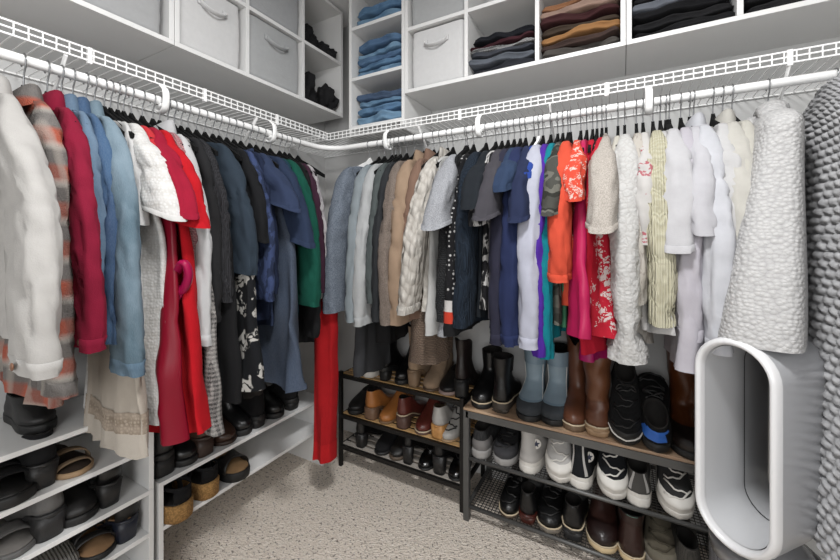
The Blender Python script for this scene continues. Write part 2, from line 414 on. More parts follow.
# ------------------------------------------------------------------ folded clothes
def folded(label, cat, name, mat, cx, yf, z, w, d, h, seed, group, rz=0, skew=0):
    """front fold faces -y locally"""
    rnd = random.Random(seed); bm = bmesh.new(); rings = []
    p = [rnd.uniform(0, 6.28) for _ in range(6)]; m = 22; n = 30
    for i in range(m+1):
        f = i/m; e = abs(2*f-1); end = (1-e**8)**.5 if e < 1 else 0
        x = (f-.5)*w; r = []
        for k in range(n):
            a = 2*PI*k/n; c, s = math.cos(a), math.sin(a)
            yy = d/2+d/2*math.copysign(abs(c)**.45, c)*(.9+.1*end); zz = h/2*math.copysign(abs(s)**.65, s)*(.35+.65*end)
            front = smooth01(1-yy/(d*.3))
            zz *= 1-.16*front*math.exp(-(s/.25)**2)
            yy += .012*front*(math.exp(-(zz/(h*.13))**2))+.03*noise.noise(Vector((f*2.5, p[0]*5, 0)))+.012*noise.noise(Vector((f*7, p[1]*5, s)))
            zz += h*(.34*noise.noise(Vector((f*2.2+p[2]*9, yy*5, p[1])))+.16*noise.noise(Vector((f*6+p[3]*7, yy*14, p[0]))))*(.5+.5*end) + skew*x
            yy += .009*math.sin(a*2+p[4]+4*f)*.5
            r.append(Vector((x, yy, zz+h/2)))
        rings.append(r)
    loft(bm, rings, True, True)
    o = obj(name, bm, mat); o.location = (cx, yf, z); o.rotation_euler = (0, 0, rz+rnd.uniform(-.05, .05))
    return tag(o, label, cat, group)
JW = .232
def stack(cx, yf, z, items, w, group, seed, hfun=None, d=.215):
    r = random.Random(seed); zz = z+.001
    for i, (label, cat, name, mat, h) in enumerate(items):
        folded(label, cat, name, mat, cx+r.uniform(-.005, .005), yf+r.uniform(0, .012), zz, w+r.uniform(-.018, .0), d, h*.94, seed*31+i, group, 0, r.uniform(-.02, .02))
        zz += h*.92
JC = [fabric('40658f', 'denim', '5f86ac'), fabric('5883a8', 'denim', '7da3c2'), fabric('49759f', 'denim', '6892b6'), fabric('2e4768', 'denim', '435f84'), fabric('608bb0', 'denim', '88aecb')]
jx = -1.053
stack(jx, CYF+.01, 1.722, [('folded light blue jeans, lowest of the bottom stack in corner cabinet', 'jeans', 'folded_jeans', JC[4], .058),
    ('folded mid blue jeans, second up in the bottom stack in corner cabinet', 'jeans', 'folded_jeans', JC[2], .042),
    ('folded blue jeans with thin edge, third up in the bottom stack in corner cabinet', 'jeans', 'folded_jeans', JC[1], .03),
    ('folded dark navy jeans topping the bottom stack in corner cabinet', 'jeans', 'folded_jeans', JC[3], .05)], .282, 'folded blue jeans', 11)
stack(jx, CYF+.01, 1.965, [('folded grey-blue jeans, lowest of the middle stack in corner cabinet', 'jeans', 'folded_jeans', JC[1], .034),
    ('folded mid blue jeans, second up in the middle stack in corner cabinet', 'jeans', 'folded_jeans', JC[2], .036),
    ('folded blue jeans at mid height of the middle stack in corner cabinet', 'jeans', 'folded_jeans', JC[0], .036),
    ('folded pale blue jeans, fourth up in the middle stack in corner cabinet', 'jeans', 'folded_jeans', JC[4], .036),
    ('folded deep blue jeans topping the middle stack in corner cabinet', 'jeans', 'folded_jeans', JC[0], .05)], .282, 'folded blue jeans', 12)
stack(jx, CYF+.01, 2.22, [('folded light blue jeans, lowest of the top stack in corner cabinet', 'jeans', 'folded_jeans', JC[4], .05),
    ('folded blue jeans on top of the highest stack in corner cabinet', 'jeans', 'folded_jeans', JC[2], .05)], .282, 'folded blue jeans', 13)
def pants(mats, words, h): return [('%s' % w, 'pants', 'folded_pants', m, hh) for m, w, hh in zip(mats, words, h)]
stack(-.4375, CYF+.008, b0, pants([fabric('2e3037'), fabric('4f535c', 'denim', '666b76'), fabric('4a4d55'), fabric('1d1d1f', 'tweed', 'd8d8d8', None, 2), fabric('46252c'), fabric('1c1e24')],
   ['folded charcoal pants at bottom of stack beside the white bin', 'folded slate grey pants, second up beside the white bin', 'folded grey pants, third up beside the white bin',
    'folded black and white checked pants in stack beside the white bin', 'folded burgundy pants in stack beside the white bin', 'folded black pants topping the stack beside the white bin'],
   [.04, .036, .024, .02, .02, .036]), .278, 'folded pants beside the white bin', 21)
stack(-.146, CYF+.008, b0, pants([fabric('57534f'), fabric('4a3a35'), fabric('a97c50'), fabric('4b3f35'), fabric('4a2a2c'), fabric('a58a7c'), fabric('9c6f50')],
   ['folded olive grey pants at bottom of the brown stack', 'folded dark brown pants, second up in the brown stack', 'folded mustard pants in the brown stack', 'folded olive brown pants above the mustard pair',
    'folded burgundy pants in the brown stack', 'folded dusty pink pants in the brown stack', 'folded rust pants topping the brown stack'],
   [.036, .032, .036, .03, .034, .04, .03]), .278, 'folded pants in the brown stack', 22)
stack(.168, CYF+.008, b0, pants([fabric('1b1b1d'), fabric('222224'), fabric('17171a'), fabric('5a5d66', 'denim', '70747e'), fabric('202023'), fabric('28282b')],
   ['folded black pants at bottom of the black stack', 'folded black pants, second up in the black stack', 'folded jet black pants below the grey pair', 'folded slate grey pants in the black stack',
    'folded black pants above the slate grey pair', 'folded charcoal pants topping the black stack'],
   [.036, .034, .036, .036, .036, .034]), .285, 'folded pants in the black stack', 23)
stack(.47, CYF+.008, b0, pants([fabric('252527'), fabric('1d1d1f'), fabric('303033')],
   ['folded charcoal pants at bottom of the rightmost stack', 'folded black pants in middle of the rightmost stack', 'folded dark grey pants topping the rightmost stack'],
   [.04, .038, .038]), .285, 'folded pants in the rightmost stack', 24)
def crumple(label, loc, sx, sy, sz, seed, mat):
    rnd = random.Random(seed); bm = bmesh.new(); bmesh.ops.create_icosphere(bm, subdivisions=4, radius=1)
    ph = [rnd.uniform(0, 6.28) for _ in range(8)]
    for v in bm.verts:
        p = v.co.normalized(); k = 1+.16*math.sin(4*p.x+ph[0]+3*p.z)+.13*math.sin(6*p.y+ph[1]-4*p.z)+.08*math.sin(11*p.x+9*p.y+ph[2])+.06*math.sin(17*p.z+8*p.x+ph[3])
        q = p*k; z = q.z if q.z > -.55 else -.55-(abs(q.z)-.55)*.08
        v.co = Vector((q.x*sx, q.y*sy, (z+.63)*sz))
    o = obj('crumpled_garment', bm, mat); o.location = loc; return tag(o, label, 'clothing', 'rolled dark clothes by the corner')
BK = fabric('1c1c1e')
crumple('rolled black garment on upper corner shelf, nearer the grey bins', (-1.47, 1.40, CZ+PH+TK), .095, .065, .085, 1, BK)
crumple('rolled charcoal garment on upper corner shelf, nearer the jeans', (-1.46, 1.52, CZ+PH+TK), .09, .055, .06, 2, fabric('28282a'))
crumple('large rolled black garment on lower corner shelf by grey bin', (-1.46, 1.385, b0), .09, .06, .11, 3, BK)
crumple('small rolled black garment on lower corner shelf, nearer the jeans', (-1.45, 1.52, b0), .085, .055, .085, 5, fabric('242426'))

# ------------------------------------------------------------------ hangers and garments
# local frame of a hanging thing: origin on the rod, +x into the room, y along the rod, z up
def hanger(loc, rz, label, bar_mat=VELVET, hook_mat=CHROME, group='velvet hangers', half=.165):
    th = thing('clothes_hanger', label, 'hanger', loc, rz, group)
    bm = bmesh.new()
    pts = [(.0185*math.cos(a), 0, .0185*math.sin(a)-.002) for a in [math.radians(x) for x in (-35, 0, 35, 70, 105, 140, 175, 215)]]
    pts = pts[::-1]
    tail = [(.012, 0, -.022), (.003, 0, -.034), (0, 0, -.06), (0, 0, -.10)]
    tube(bm, pts+tail, .0019, 6); obj('hook', bm, hook_mat, th)
    bm = bmesh.new(); rings = []
    for i in range(17):
        f = -1+2*i/16; x = f*half; z = -.100-.072*abs(f)**1.1; zt = z+.024*(1-.8*abs(f))*(1.5 if abs(f) < .1 else 1)
        rings.append([Vector((x, -.005, z-.01)), Vector((x, .005, z-.01)), Vector((x, .0045, zt)), Vector((x, -.0045, zt))])
    loft(bm, rings, True, True); obj('shoulder_bar', bm, bar_mat, th, False)
    return th

def garment(name, label, cat, loc, rz, mat, L=.6, slv=.55, out=.03, sw=.19, hw=.2, tk=.016, ry=.022, rx=.05, neck=.072, amp=.006, flare=0, hemwave=0,
            woff=0, woffr=2.5, seed=0, collar=None, cuff=None, short=False, puff=0, strap=False, seams=None, cuff_mat=None, slmat=None, top=.118, rx1=None, group=None, hood=False, sway=None, band=None, buttons=0, lean=0, knot=False, inner=True, res=1.0, cr=.006):
    rnd = random.Random(seed*7+13); ph = [rnd.uniform(0, 6.28) for _ in range(12)]; sd = rnd.uniform(0, 90)
    th = thing(name, label, cat, loc, rz, group)
    sw -= .028
    ex0 = lambda c, e: math.copysign(abs(c)**e, c)
    # ---- body
    bm = bmesh.new(); rings = []; n = 44
    nk = 9; nz = int(30*res); zsh = -top-.075
    for i in range(nk):
        k = i/(nk-1); w = neck+(sw-neck)*math.sin(k*PI/2); z = -top-.055*(1-math.cos(k*PI/2))-.02*k
        rings.append((w, z, lerp(.009, tk*.85, k**.6), 0, woff*0))
    if strap: rings = [(sw*.62, -top-.16, tk*.7, 0, 0)]; zsh = -top-.16
    zh = -top-L
    for i in range(1, nz+1):
        f = i/nz; z = lerp(zsh, zh, f)
        s_w = sw if not strap else sw*.62
        w = lerp(s_w, hw, smooth01(f)) + flare*f*f; rings.append((w, z, lerp(tk*.85, tk*(1+.35*f), f)+flare*.12*f, f, woff*smooth01(f*woffr)))
    R = []
    for w, z, th_, f, wo in rings:
        r = []; A = amp*(.15+f)
        for k in range(n):
            a = 2*PI*k/n; c, s = math.cos(a), math.sin(a)
            x = w*ex0(c, .75); y = th_*ex0(s, .6)
            rip = math.sin(x*26+ph[0]+z*1.7)+.6*math.sin(x*47+ph[1]-z*2.3)+.35*math.sin(x*80+ph[2]+z*4)
            y += A*rip+ .35*A*math.sin(a*5+ph[3]+z*6)
            cr_ = .6-1.6*math.exp(-(noise.noise(Vector((x*15+sd, z*2.4, sd)))/.12)**2); cr2 = .6-1.6*math.exp(-(noise.noise(Vector((x*30-sd, z*5+x*8, sd+9)))/.12)**2)
            y += cr*(.35+.65*f)*(cr_*1.0+cr2*.45)
            edge = max(0, c)**6
            x += cr*.6*edge*(1-2.4*abs(noise.noise(Vector((sd, z*11, sd+3)))))
            x += .004*math.sin(z*13+ph[4])*edge+.003*math.sin(z*31+ph[5])*edge
            zz = z
            if f > .97: zz += .006*math.sin(x*30+ph[6])
            if hemwave and f > .8: y += hemwave*(f-.8)*5*math.sin(x*60+ph[7]); x += hemwave*(f-.8)*2*math.sin(a*9+ph[8])
            r.append(Vector((x+wo+lean*f, y, zz)))
        R.append(r)
    loft(bm, R, not strap, False)
    # turned hem
    inn = [Vector((p.x*.985, p.y*.8, p.z+.02)) for p in R[-1]]; loft(bm, [R[-1], inn])
    body = obj('body', bm, mat, th)
    if seams:
        bm = bmesh.new(); lo = [[p+Vector((math.copysign(.0015, p.x), math.copysign(.0012, p.y), 0)) for p in r] for r in R[-3:]]; loft(bm, lo); obj('hem_band', bm, seams, th)
    if band:                       # contrast stripes at the hem
        for j, bmat in enumerate(band):
            bm = bmesh.new(); i0 = len(R)-1-2*(len(band)-j); lo = [[p+Vector((math.copysign(.002, p.x), math.copysign(.0015, p.y), 0)) for p in r] for r in R[i0:i0+3]]; loft(bm, lo); obj('hem_stripe', bm, bmat, th)
    # ---- straps
    if strap:
        for sg in (-1, 1):
            bm = bmesh.new(); tube(bm, catmull([(sg*sw*.52, .006, -top-.155), (sg*.1, .006, -top-.05), (sg*.085, 0, -top-.008), (sg*.1, -.006, -top-.05), (sg*sw*.52, -.006, -top-.155)], 5), .004, 6, flat=(1.4, .6)); obj('strap', bm, mat, th)
    # ---- sleeves
    if slv:
        for sg in (1, -1):
            if sg < 0 and not inner: continue
            bm = bmesh.new(); ns = int((20 if short else 40)*res); m = 28; rr = []
            e0 = rnd.uniform(.3, .45); sway_ = sway if sway is not None else rnd.uniform(-.008, .008); r1 = rx1 if rx1 else (rx*1.12 if short else rx*.72)
            sp = [rnd.uniform(0, 6.28) for _ in range(6)]
            o_ = out*.62+.03 if sg > 0 else out*.3
            for i in range(ns+1):
                f = i/ns; dd = .010+(slv+.045)*f          # depth below the neck line
                q = min(1, dd/.075); ks = math.acos(max(0, 1-q*.94))/(PI/2) if q < 1 else 1
                xo = neck+(sw-neck)*math.sin(min(1, ks)*PI/2)+.010
                fd = max(0, (dd-.06)/max(.05, slv)); xo += o_*(1-math.exp(-2.6*fd))*1.08+(o_*.35*fd if short else .010*math.sin(PI*min(1, fd)))
                g = lerp(.22, 1, smooth01(dd/.12)); pf = 1+puff*math.sin(PI*min(1, f*1.05))**2*1.2
                rX = lerp(rx, r1, smooth01(f))*g*pf; rY = lerp(ry, ry*(1.08 if short else .8), f)*lerp(.3, 1, smooth01(dd/.10))*pf
                if cuff == 'ruffle' and f > .9: rX *= 1+.5*(f-.9)*10; rY *= 1+.8*(f-.9)*10
                elif cuff == 'ruffle' and f > .84: rX *= .72; rY *= .7
                cx = xo-rX; cz = -top-dd
                ring = []
                for k in range(m):
                    a = 2*PI*k/m; c, s = math.cos(a), math.sin(a)
                    kf = 1+.02*math.sin(3*a+5*f+sp[0])+.02*math.sin(2*a-7*f+sp[1])
                    px, py = c*rX, s*rY
                    n1 = noise.noise(Vector((px*13+cz*5+sd, py*17, cz*6+sg*5))); n2 = noise.noise(Vector((px*34-cz*3, py*40+sd, cz*3.5))); n3 = noise.noise(Vector((px*22-cz*14, py*30+sd, cz*14)))
                    bend = .35+math.exp(-((f-e0)/.12)**2)+.7*smooth01((f-.8)*6)
                    dsp = cr*(-.6*math.exp(-(n1/.09)**2)-1.25*math.exp(-(n2/.11)**2)-.9*bend*math.exp(-(n3/.12)**2)+.25*n1+1.0)*smooth01(dd/.12)
                    tilt = (.35 if short else .12)*c*rX*sg*f
                    c_ = math.copysign(abs(c)**.8, c); se = math.copysign(abs(s)**.7, s); dl = dsp if True else 0
                    ring.append(Vector((sg*cx+c_*(rX*kf+dl), se*(rY*kf+dl)+sway_*f+.003*math.sin(9*f+sp[1])+lean*0, cz-sg*tilt*sg)))
                rr.append(ring)
            loft(bm, rr, True, False)
            # turned-in cuff edge
            last = rr[-1]; cc = sum(last, Vector())/m
            loft(bm, [last, [cc+(p-cc)*.9+Vector((0, 0, .02)) for p in last]])
            so = obj('sleeve', bm, slmat or mat, th)
            if cuff in ('band', 'button', 'roll', 'rib'):
                kk = max(2, int(ns*(.09 if not short else .14))); lo = []
                g = 1.035 if cuff != 'roll' else 1.045
                for r in rr[-kk:]:
                    c0 = sum(r, Vector())/m; lo.append([c0+(p-c0)*(1+(g-1)*1.0) for p in r])
                c0 = sum(lo[0], Vector())/m
                lo = [[c0+(p-c0)*.95+Vector((0, 0, .001)) for p in lo[0]]]+lo
                bm = bmesh.new(); loft(bm, lo); cu = obj('cuff', bm, cuff_mat or slmat or mat, so)
                if cuff == 'button' and sg > 0:
                    c1 = sum(rr[-2], Vector())/m
                    for ysgn in (-1, 1):
                        bm = bmesh.new(); bmesh.ops.create_uvsphere(bm, u_segments=12, v_segments=6, radius=.008)
                        p = c1+(rr[-2][int(m*.75) if ysgn < 0 else int(m*.25)]-c1)*1.13+Vector((.012, 0, 0))
                        bmesh.ops.transform(bm, matrix=Matrix.Translation(p) @ Matrix.Diagonal((1, .35, 1, 1)), verts=bm.verts); obj('button', bm, BUTTON, cu)
    # ---- collar
    if collar == 'shirt':
        bm = bmesh.new(); lo = []
        for (g, dz, ty) in ((1.0, -.012, 1.3), (.98, .03, 1.5), (1.1, .034, 1.9), (1.22, .004, 2.3), (1.28, -.02, 2.4)):
            lo.append([Vector((neck*.92*g*math.cos(2*PI*k/24), .014*ty*math.sin(2*PI*k/24), -top+dz+.010*math.cos(2*PI*k/24*2))) for k in range(24)])
        loft(bm, lo); obj('collar', bm, mat, th)
    elif collar in ('crew', 'roll'):
        bm = bmesh.new(); q = []; hh = .006 if collar == 'crew' else .03
        N = 20; rings = []
        rr = .007 if collar == 'crew' else .016
        for k in range(N):
            a = 2*PI*k/N; c0 = Vector((neck*1.02*math.cos(a), .012*math.sin(a), -top+hh*.3+ .004*math.cos(2*a)))
            rings.append([c0+Vector((math.cos(a)*rr*.5*math.cos(b), math.sin(a)*rr*.5*math.cos(b), math.sin(b)*(rr+hh*.5))) for b in [2*PI*j/8 for j in range(8)]])
        rings.append(rings[0]); loft(bm, rings); obj('neckband', bm, mat, th)
    if hood:
        bm = bmesh.new(); lo = []
        for i in range(10):
            f = i/9; lo.append([Vector((.11*math.sin(PI*f)**.5*math.cos(a)+.0, .02*math.sin(a)+.045*f, -top+.03-.12*f+.03*math.cos(a)*(1-f))) for a in [2*PI*j/16 for j in range(16)]])
        loft(bm, lo, True, True); obj('hood', bm, mat, th)
    for b in range(buttons):
        bm = bmesh.new(); bmesh.ops.create_uvsphere(bm, u_segments=10, v_segments=6, radius=.006)
        r = R[min(len(R)-2, 11+int(b*(len(R)-14)/max(1, buttons)))]; p = r[int(.82*n)]
        bmesh.ops.transform(bm, matrix=Matrix.Translation(p) @ Matrix.Diagonal((1, .5, 1, 1)), verts=bm.verts); obj('button', bm, BUTTON, th)
    if knot:
        bm = bmesh.new(); tube(bm, catmull([(hw+.07, 0, -.56), (hw+.115, .0, -.52), (hw+.12, .01, -.55), (hw+.10, .01, -.59), (hw+.07, 0, -.60), (hw+.09, .005, -.62)], 6), .014, 8, rfun=lambda f: .7+.5*math.sin(PI*f), flat=(1.2, .7)); obj('sash', bm, fabric('b0124f', 'satin'), th)
    return th
BUTTON = plain('horn_button', '6b4a36', .4)

def lighten(c, k): return ''.join('%02x' % max(0, min(255, int(int(c[i:i+2], 16)*k))) for i in (0, 2, 4))
# presets
def F(c, kind='plain', *a, **k): return fabric(c, kind, *a, **k)
LEFT, BACK = [], []
def hang(side, pos, name, cat, label, mat, zs=None, zh=.85, hang_label=None, yaw=0, white_hanger=False, **kw):
    """pos: metres along the rod; zs/zh: height of cuff and hem"""
    loc = (RXL, pos, RZ) if side == 'L' else (pos, RYB, RZ)
    rz = (0 if side == 'L' else -PI/2)+math.radians(yaw)
    top = kw.get('top', .118)
    kw['L'] = RZ-top-zh
    if zs is not None: kw['slv'] = (RZ-top-.045)-zs
    else: kw['slv'] = 0
    g = garment(name, label, cat, loc, rz, mat, **kw)
    tgt = hang_label or label
    if white_hanger: hanger(loc, rz, 'white plastic hanger holding the '+tgt, WIRE, CHROME, None)
    else: hanger(loc, rz, 'black hanger holding the '+tgt, VELVET, CHROME)
    return g
def hl(label, n=9):  # short form of a garment label for its hanger
    return ' '.join(label.split()[:n])
# ------------------------------------------------------------------ clothes on the left rod, near to far
def hangL(y, name, cat, label, mat, vs, vh, x=-1.09, **kw):
    t = FW[0]*x+FW[1]*y
    return hang('L', y, name, cat, label, mat, None if vs is None else zat(vs, t), zat(vh, t), seed=int(y*1000), **kw)
def hangB(u, name, cat, label, mat, vs, vh, yo=1.21, **kw):
    x, t = onB(u, yo)
    return hang('B', x, name, cat, label, mat, None if vs is None else zat(vs, t), zat(vh, t), seed=int(u*3), **kw)

hangL(.286, 'wool_shacket', 'jacket', 'thick off-white wool shacket with buttoned cuff, nearest on left rod', F('cfccc8', 'plain'), 366, 350, x=-.98, sw=.195, out=.27, rx=.075, ry=.032, rx1=.068, tk=.018, cuff='button', collar='shirt')
hangL(.340, 'plaid_shirt', 'shirt', 'orange, grey and cream plaid flannel shirt behind the off-white shacket', F('74706e', 'plaid', 'bb4f30', '4a4645', 1.0), 392, 412, x=-1.10, sw=.20, out=.05, rx=.065, rx1=.06, ry=.026, tk=.014, cuff='band', collar='shirt', hw=.19, woff=.02)
hangL(.384, 'corduroy_jacket', 'jacket', 'crimson jacket with button cuff between plaid shirt and blue denim', F('8e1636', 'plain'), 345, 340, x=-1.03, sw=.19, out=.16, rx=.062, rx1=.055, ry=.024, tk=.015, cuff='button', collar='shirt', buttons=3)
hangL(.412, 'denim_jacket', 'jacket', 'washed blue denim jacket just behind the crimson jacket', F('48637f', 'denim', '6e88a2'), 330, 330, sw=.19, out=.05, rx=.05, ry=.018, tk=.011, collar='shirt', seams=F('3f6288', 'denim', '6f93b5'))
hangL(.436, 'denim_shirt', 'shirt', 'mid blue denim shirt between the two denim jackets', F('21436c', 'denim', '3b6189'), 340, 335, sw=.19, out=.06, rx=.05, ry=.018, tk=.011, collar='shirt')
hangL(.465, 'denim_jacket', 'jacket', 'pale faded denim jacket with turned cuff beside white lace top', F('56707f', 'denim', '8a9fad'), 372, 345, x=-1.03, sw=.20, out=.115, rx=.06, rx1=.052, ry=.026, tk=.015, collar='shirt', cuff='band', cuff_mat=F('4f6b80', 'denim', '8298a8'), seams=F('4f6b80', 'denim', '8298a8'), buttons=3)
hangL(.484, 'lace_tunic', 'tunic', 'beige linen tunic with lace band hanging below the pale denim jacket', F('c9bfb2', 'canvas'), None, 455, sw=.15, hw=.125, woff=.12, woffr=1.15, tk=.014, flare=.02, amp=.008, band=[F('b9ab9b', 'lace', '8f8070'), F('cfc6ba', 'canvas')])
hangL(.507, 'white_blouse', 'blouse', 'plain white blouse tucked between pale denim jacket and grey top', F('e4e3e2'), 215, 330, sw=.18, out=.03, rx=.045, ry=.014, short=True, tk=.01)
hangL(.540, 'grey_camisole', 'camisole', 'light grey camisole on black hanger beside the white lace top', F('b9b8b7'), None, 300, sw=.165, hw=.17, strap=False, tk=.012)
hangL(.522, 'lace_dress', 'dress', 'white crochet lace dress with scalloped short sleeve on left rod', F('fbfaf8', 'lace', 'e4e1dc'), 208, 435, x=-1.04, sw=.195, out=.125, rx=.062, rx1=.07, ry=.03, short=True, cuff='roll', cuff_mat=F('ecebe8'), hw=.16, woff=.08, tk=.016, flare=.02, amp=.01, yaw=4)
hangL(.555, 'coral_blouse', 'blouse', 'coral red blouse between white lace dress and crimson dress', F('c8333a'), 185, 330, sw=.19, out=.06, rx=.052, ry=.022, short=True, tk=.012)
hangL(.575, 'satin_dress', 'dress', 'crimson short-sleeved dress with knotted satin sash on left rod', F('8a1028', 'satin'), 208, 440, x=-1.04, sw=.20, out=.135, rx=.06, rx1=.064, ry=.026, short=True, slmat=F('a11232'), cuff='roll', cuff_mat=F('9a1030'), hw=.17, woff=.09, tk=.018, amp=.014, flare=.03, knot=True)
hangL(.605, 'ruffle_dress', 'dress', 'long bright red dress with ruffled sleeve beside the crimson dress', F('c5101f'), 212, 438, x=-1.04, sw=.20, out=.12, rx=.06, rx1=.07, ry=.028, short=True, cuff='ruffle', hw=.17, woff=.09, tk=.022, amp=.02, flare=.04)
hangL(.635, 'pink_sweater', 'sweater', 'pink knitted sweater between red dress and white cuffed blouse', F('c98d90', 'knit', 'deb0b2'), 300, 330, sw=.19, out=.055, rx=.05, ry=.02, tk=.012)
hangL(.655, 'white_blouse', 'blouse', 'white long-sleeved blouse with buttoned cuff hanging over tweed dress', F('dcdcdd', 'plain'), 342, 320, x=-1.04, sw=.19, out=.10, rx=.055, rx1=.05, ry=.022, tk=.012, cuff='button', collar='shirt')
hangL(.68, 'tweed_dress', 'dress', 'long grey and white checked tweed dress on left rod', F('3a3839', 'tweed', 'b8b4b0'), None, 431, sw=.18, hw=.18, woff=.08, tk=.016, flare=.03, amp=.012)
hangL(.70, 'black_sweater', 'sweater', 'black long-sleeved sweater with cuff beside the white cuffed blouse', F('222224'), 318, 330, x=-1.07, sw=.19, out=.085, rx=.05, ry=.019, tk=.011, cuff='rib')
hangL(.722, 'charcoal_jersey', 'top', 'charcoal ribbed long-sleeved top between black and slate sweaters', F('2e2e31', 'rib', '3a3a3e'), 299, 320, x=-1.07, sw=.19, out=.085, rx=.05, ry=.019, tk=.011)
hangL(.745, 'black_dress', 'dress', 'plain long black dress ending below the charcoal sleeves on left rod', F('161618'), None, 402, sw=.175, hw=.18, woff=.07, tk=.014, flare=.02)
hangL(.775, 'slate_sweater', 'sweater', 'slate blue long-sleeved sweater above the leaf-print dress', F('2f3b47'), 271, 300, x=-1.04, sw=.20, out=.12, rx=.056, rx1=.056, ry=.026, tk=.015, yaw=3)
hangL(.805, 'leaf_print_dress', 'dress', 'black dress with large white leaf print on left rod', F('15171b', 'floral', 'd5d2cc', None, .8), None, 386, x=-1.05, sw=.18, hw=.19, woff=.09, tk=.02, flare=.045, amp=.014)
hangL(.835, 'black_camisole', 'camisole', 'black strappy camisole with open neckline beside the slate sweater', F('121214'), None, 225, sw=.2, hw=.2, strap=True, tk=.014, woff=.03)
hangL(.86, 'black_jersey', 'top', 'black short-sleeved top between camisole and blue patterned blouse', F('17181b'), 235, 300, sw=.19, out=.06, rx=.05, ry=.02, short=True, tk=.012)
hangL(.89, 'patterned_blouse', 'blouse', 'blue patterned blouse with lace cuff between black top and navy tee', F('2b3652', 'print', '3f4d74'), 298, 300, x=-1.06, sw=.19, out=.085, rx=.05, ry=.022, tk=.012)
hangL(.92, 'navy_jersey', 'top', 'dark navy long-sleeved top just before the blue polo shirt', F('1d2740'), 290, 320, sw=.19, out=.06, rx=.05, ry=.019, tk=.012)
hangL(.95, 'polo_shirt', 'shirt', 'steel blue short-sleeved polo shirt with wide sleeve on left rod', F('303c58'), 203, 330, x=-1.03, sw=.20, out=.12, rx=.062, rx1=.072, ry=.03, short=True, cuff='roll', tk=.014, collar='crew')
hangL(.99, 'denim_dress', 'dress', 'long dark blue denim dress hanging lowest beside the leaf-print dress', F('262f43', 'denim', '374762'), None, 388, x=-1.05, sw=.18, hw=.19, woff=.08, tk=.022, flare=.05, amp=.016)
hangL(1.02, 'navy_tee', 'tee shirt', 'navy blue tee shirt whose sleeve overlaps the green sweater', F('2b3852'), 240, 320, x=-1.03, sw=.20, out=.12, rx=.055, rx1=.062, ry=.026, short=True, cuff='roll', tk=.013)
hangL(1.055, 'teal_jersey', 'top', 'dark teal top between navy tee and green sweater', F('1d3f4e'), 230, 320, sw=.19, out=.06, rx=.05, ry=.018, short=True, tk=.011)
hangL(1.09, 'green_sweater', 'sweater', 'dark green long-sleeved sweater near corner of left rod', F('0f5344'), 303, 305, x=-1.05, sw=.20, out=.11, rx=.06, rx1=.058, ry=.03, tk=.015, cuff=None)
hangL(1.140, 'black_cardigan', 'cardigan', 'black cardigan showing below the green sweater hem', F('19191b'), 335, 345, sw=.185, out=.05, rx=.05, ry=.018, tk=.011)
hangL(1.168, 'plum_jersey', 'top', 'plum purple top between green sweater and white patterned top', F('412436'), 290, 300, sw=.185, out=.045, rx=.05, ry=.019, tk=.011)
hangL(1.195, 'patterned_jersey', 'top', 'white top with faint grey pattern at corner end of left rod', F('c9c5c6', 'print', 'aaa4a8', None, 2), 290, 300, sw=.18, out=.04, rx=.048, ry=.018, tk=.011)
hangL(1.245, 'red_coat', 'coat', 'long scarlet garment hanging almost to the carpet in corner', F('b3161d', 'plain'), None, 458, x=-1.16, sw=.09, hw=.036, woff=.172, tk=.03, flare=.006, amp=.01, seams=F('c01a20'))

# ------------------------------------------------------------------ clothes on the back rod, left to right
hangB(336, 'grey_sweater', 'sweater', 'heather grey-blue sweater on white hanger at corner of back rod', F('5d6673', 'heather', '87909c'), 310, 311, sw=.20, out=.08, rx=.065, rx1=.07, ry=.037, tk=.018, white_hanger=True, yaw=-8)
hangB(346, 'dark_trousers', 'trousers', 'long dark grey trousers hanging below the heather sweater in corner', F('3c3d40'), None, 382, sw=.12, hw=.12, woff=.06, tk=.025, amp=.008, top=.12)
hangB(352, 'pale_cardigan', 'cardigan', 'pale blue-grey cardigan beside the heather sweater on back rod', F('8e979c'), 318, 318, sw=.20, out=.075, rx=.055, rx1=.05, ry=.032, tk=.014)
hangB(360, 'white_shirt', 'shirt', 'pale grey-white long-sleeved shirt between pale and charcoal tops', F('b9bbbc'), 322, 325, sw=.195, out=.08, rx=.055, rx1=.052, ry=.032, tk=.014, cuff='band')
hangB(364, 'black_trousers', 'trousers', 'long black trousers hanging below the pale cardigan on back rod', F('19191b'), None, 350, sw=.12, hw=.12, woff=.03, tk=.03, top=.12)
hangB(369, 'sage_cardigan', 'cardigan', 'grey-green cardigan between pale shirt and charcoal jacket', F('545b5b'), 300, 310, sw=.19, out=.06, rx=.05, ry=.024, tk=.012)
hangB(376, 'charcoal_jacket', 'jacket', 'charcoal jacket with narrow sleeve beside the taupe cardigan', F('2e3033'), 318, 318, sw=.195, out=.07, rx=.05, ry=.022, tk=.012)
hangB(385, 'taupe_cardigan', 'cardigan', 'taupe tweedy cardigan between charcoal jacket and camel coat', F('6c6058', 'heather', '8d8178'), 320, 321, sw=.20, out=.085, rx=.062, rx1=.06, ry=.034, tk=.018)
hangB(395, 'camel_coat', 'coat', 'camel coat with long plain sleeve on back rod', F('a38b75'), 320, 322, sw=.20, out=.08, rx=.06, rx1=.058, ry=.038, tk=.017, collar='shirt')
hangB(406, 'brown_coat', 'coat', 'brown coat with turned collar between camel coat and cable sweater', F('84695a'), 310, 320, sw=.195, out=.06, rx=.055, ry=.028, tk=.015, collar='shirt')
hangB(421, 'cable_sweater', 'sweater', 'cream cable-knit roll-neck sweater on back rod', F('c9c2b8', 'cable', 'ece7df'), 310, 312, sw=.205, out=.115, rx=.06, rx1=.052, ry=.038, tk=.02, collar='roll', cuff='rib', cuff_mat=F('ddd7cd', 'rib', 'efeae2'), sway=-.055)
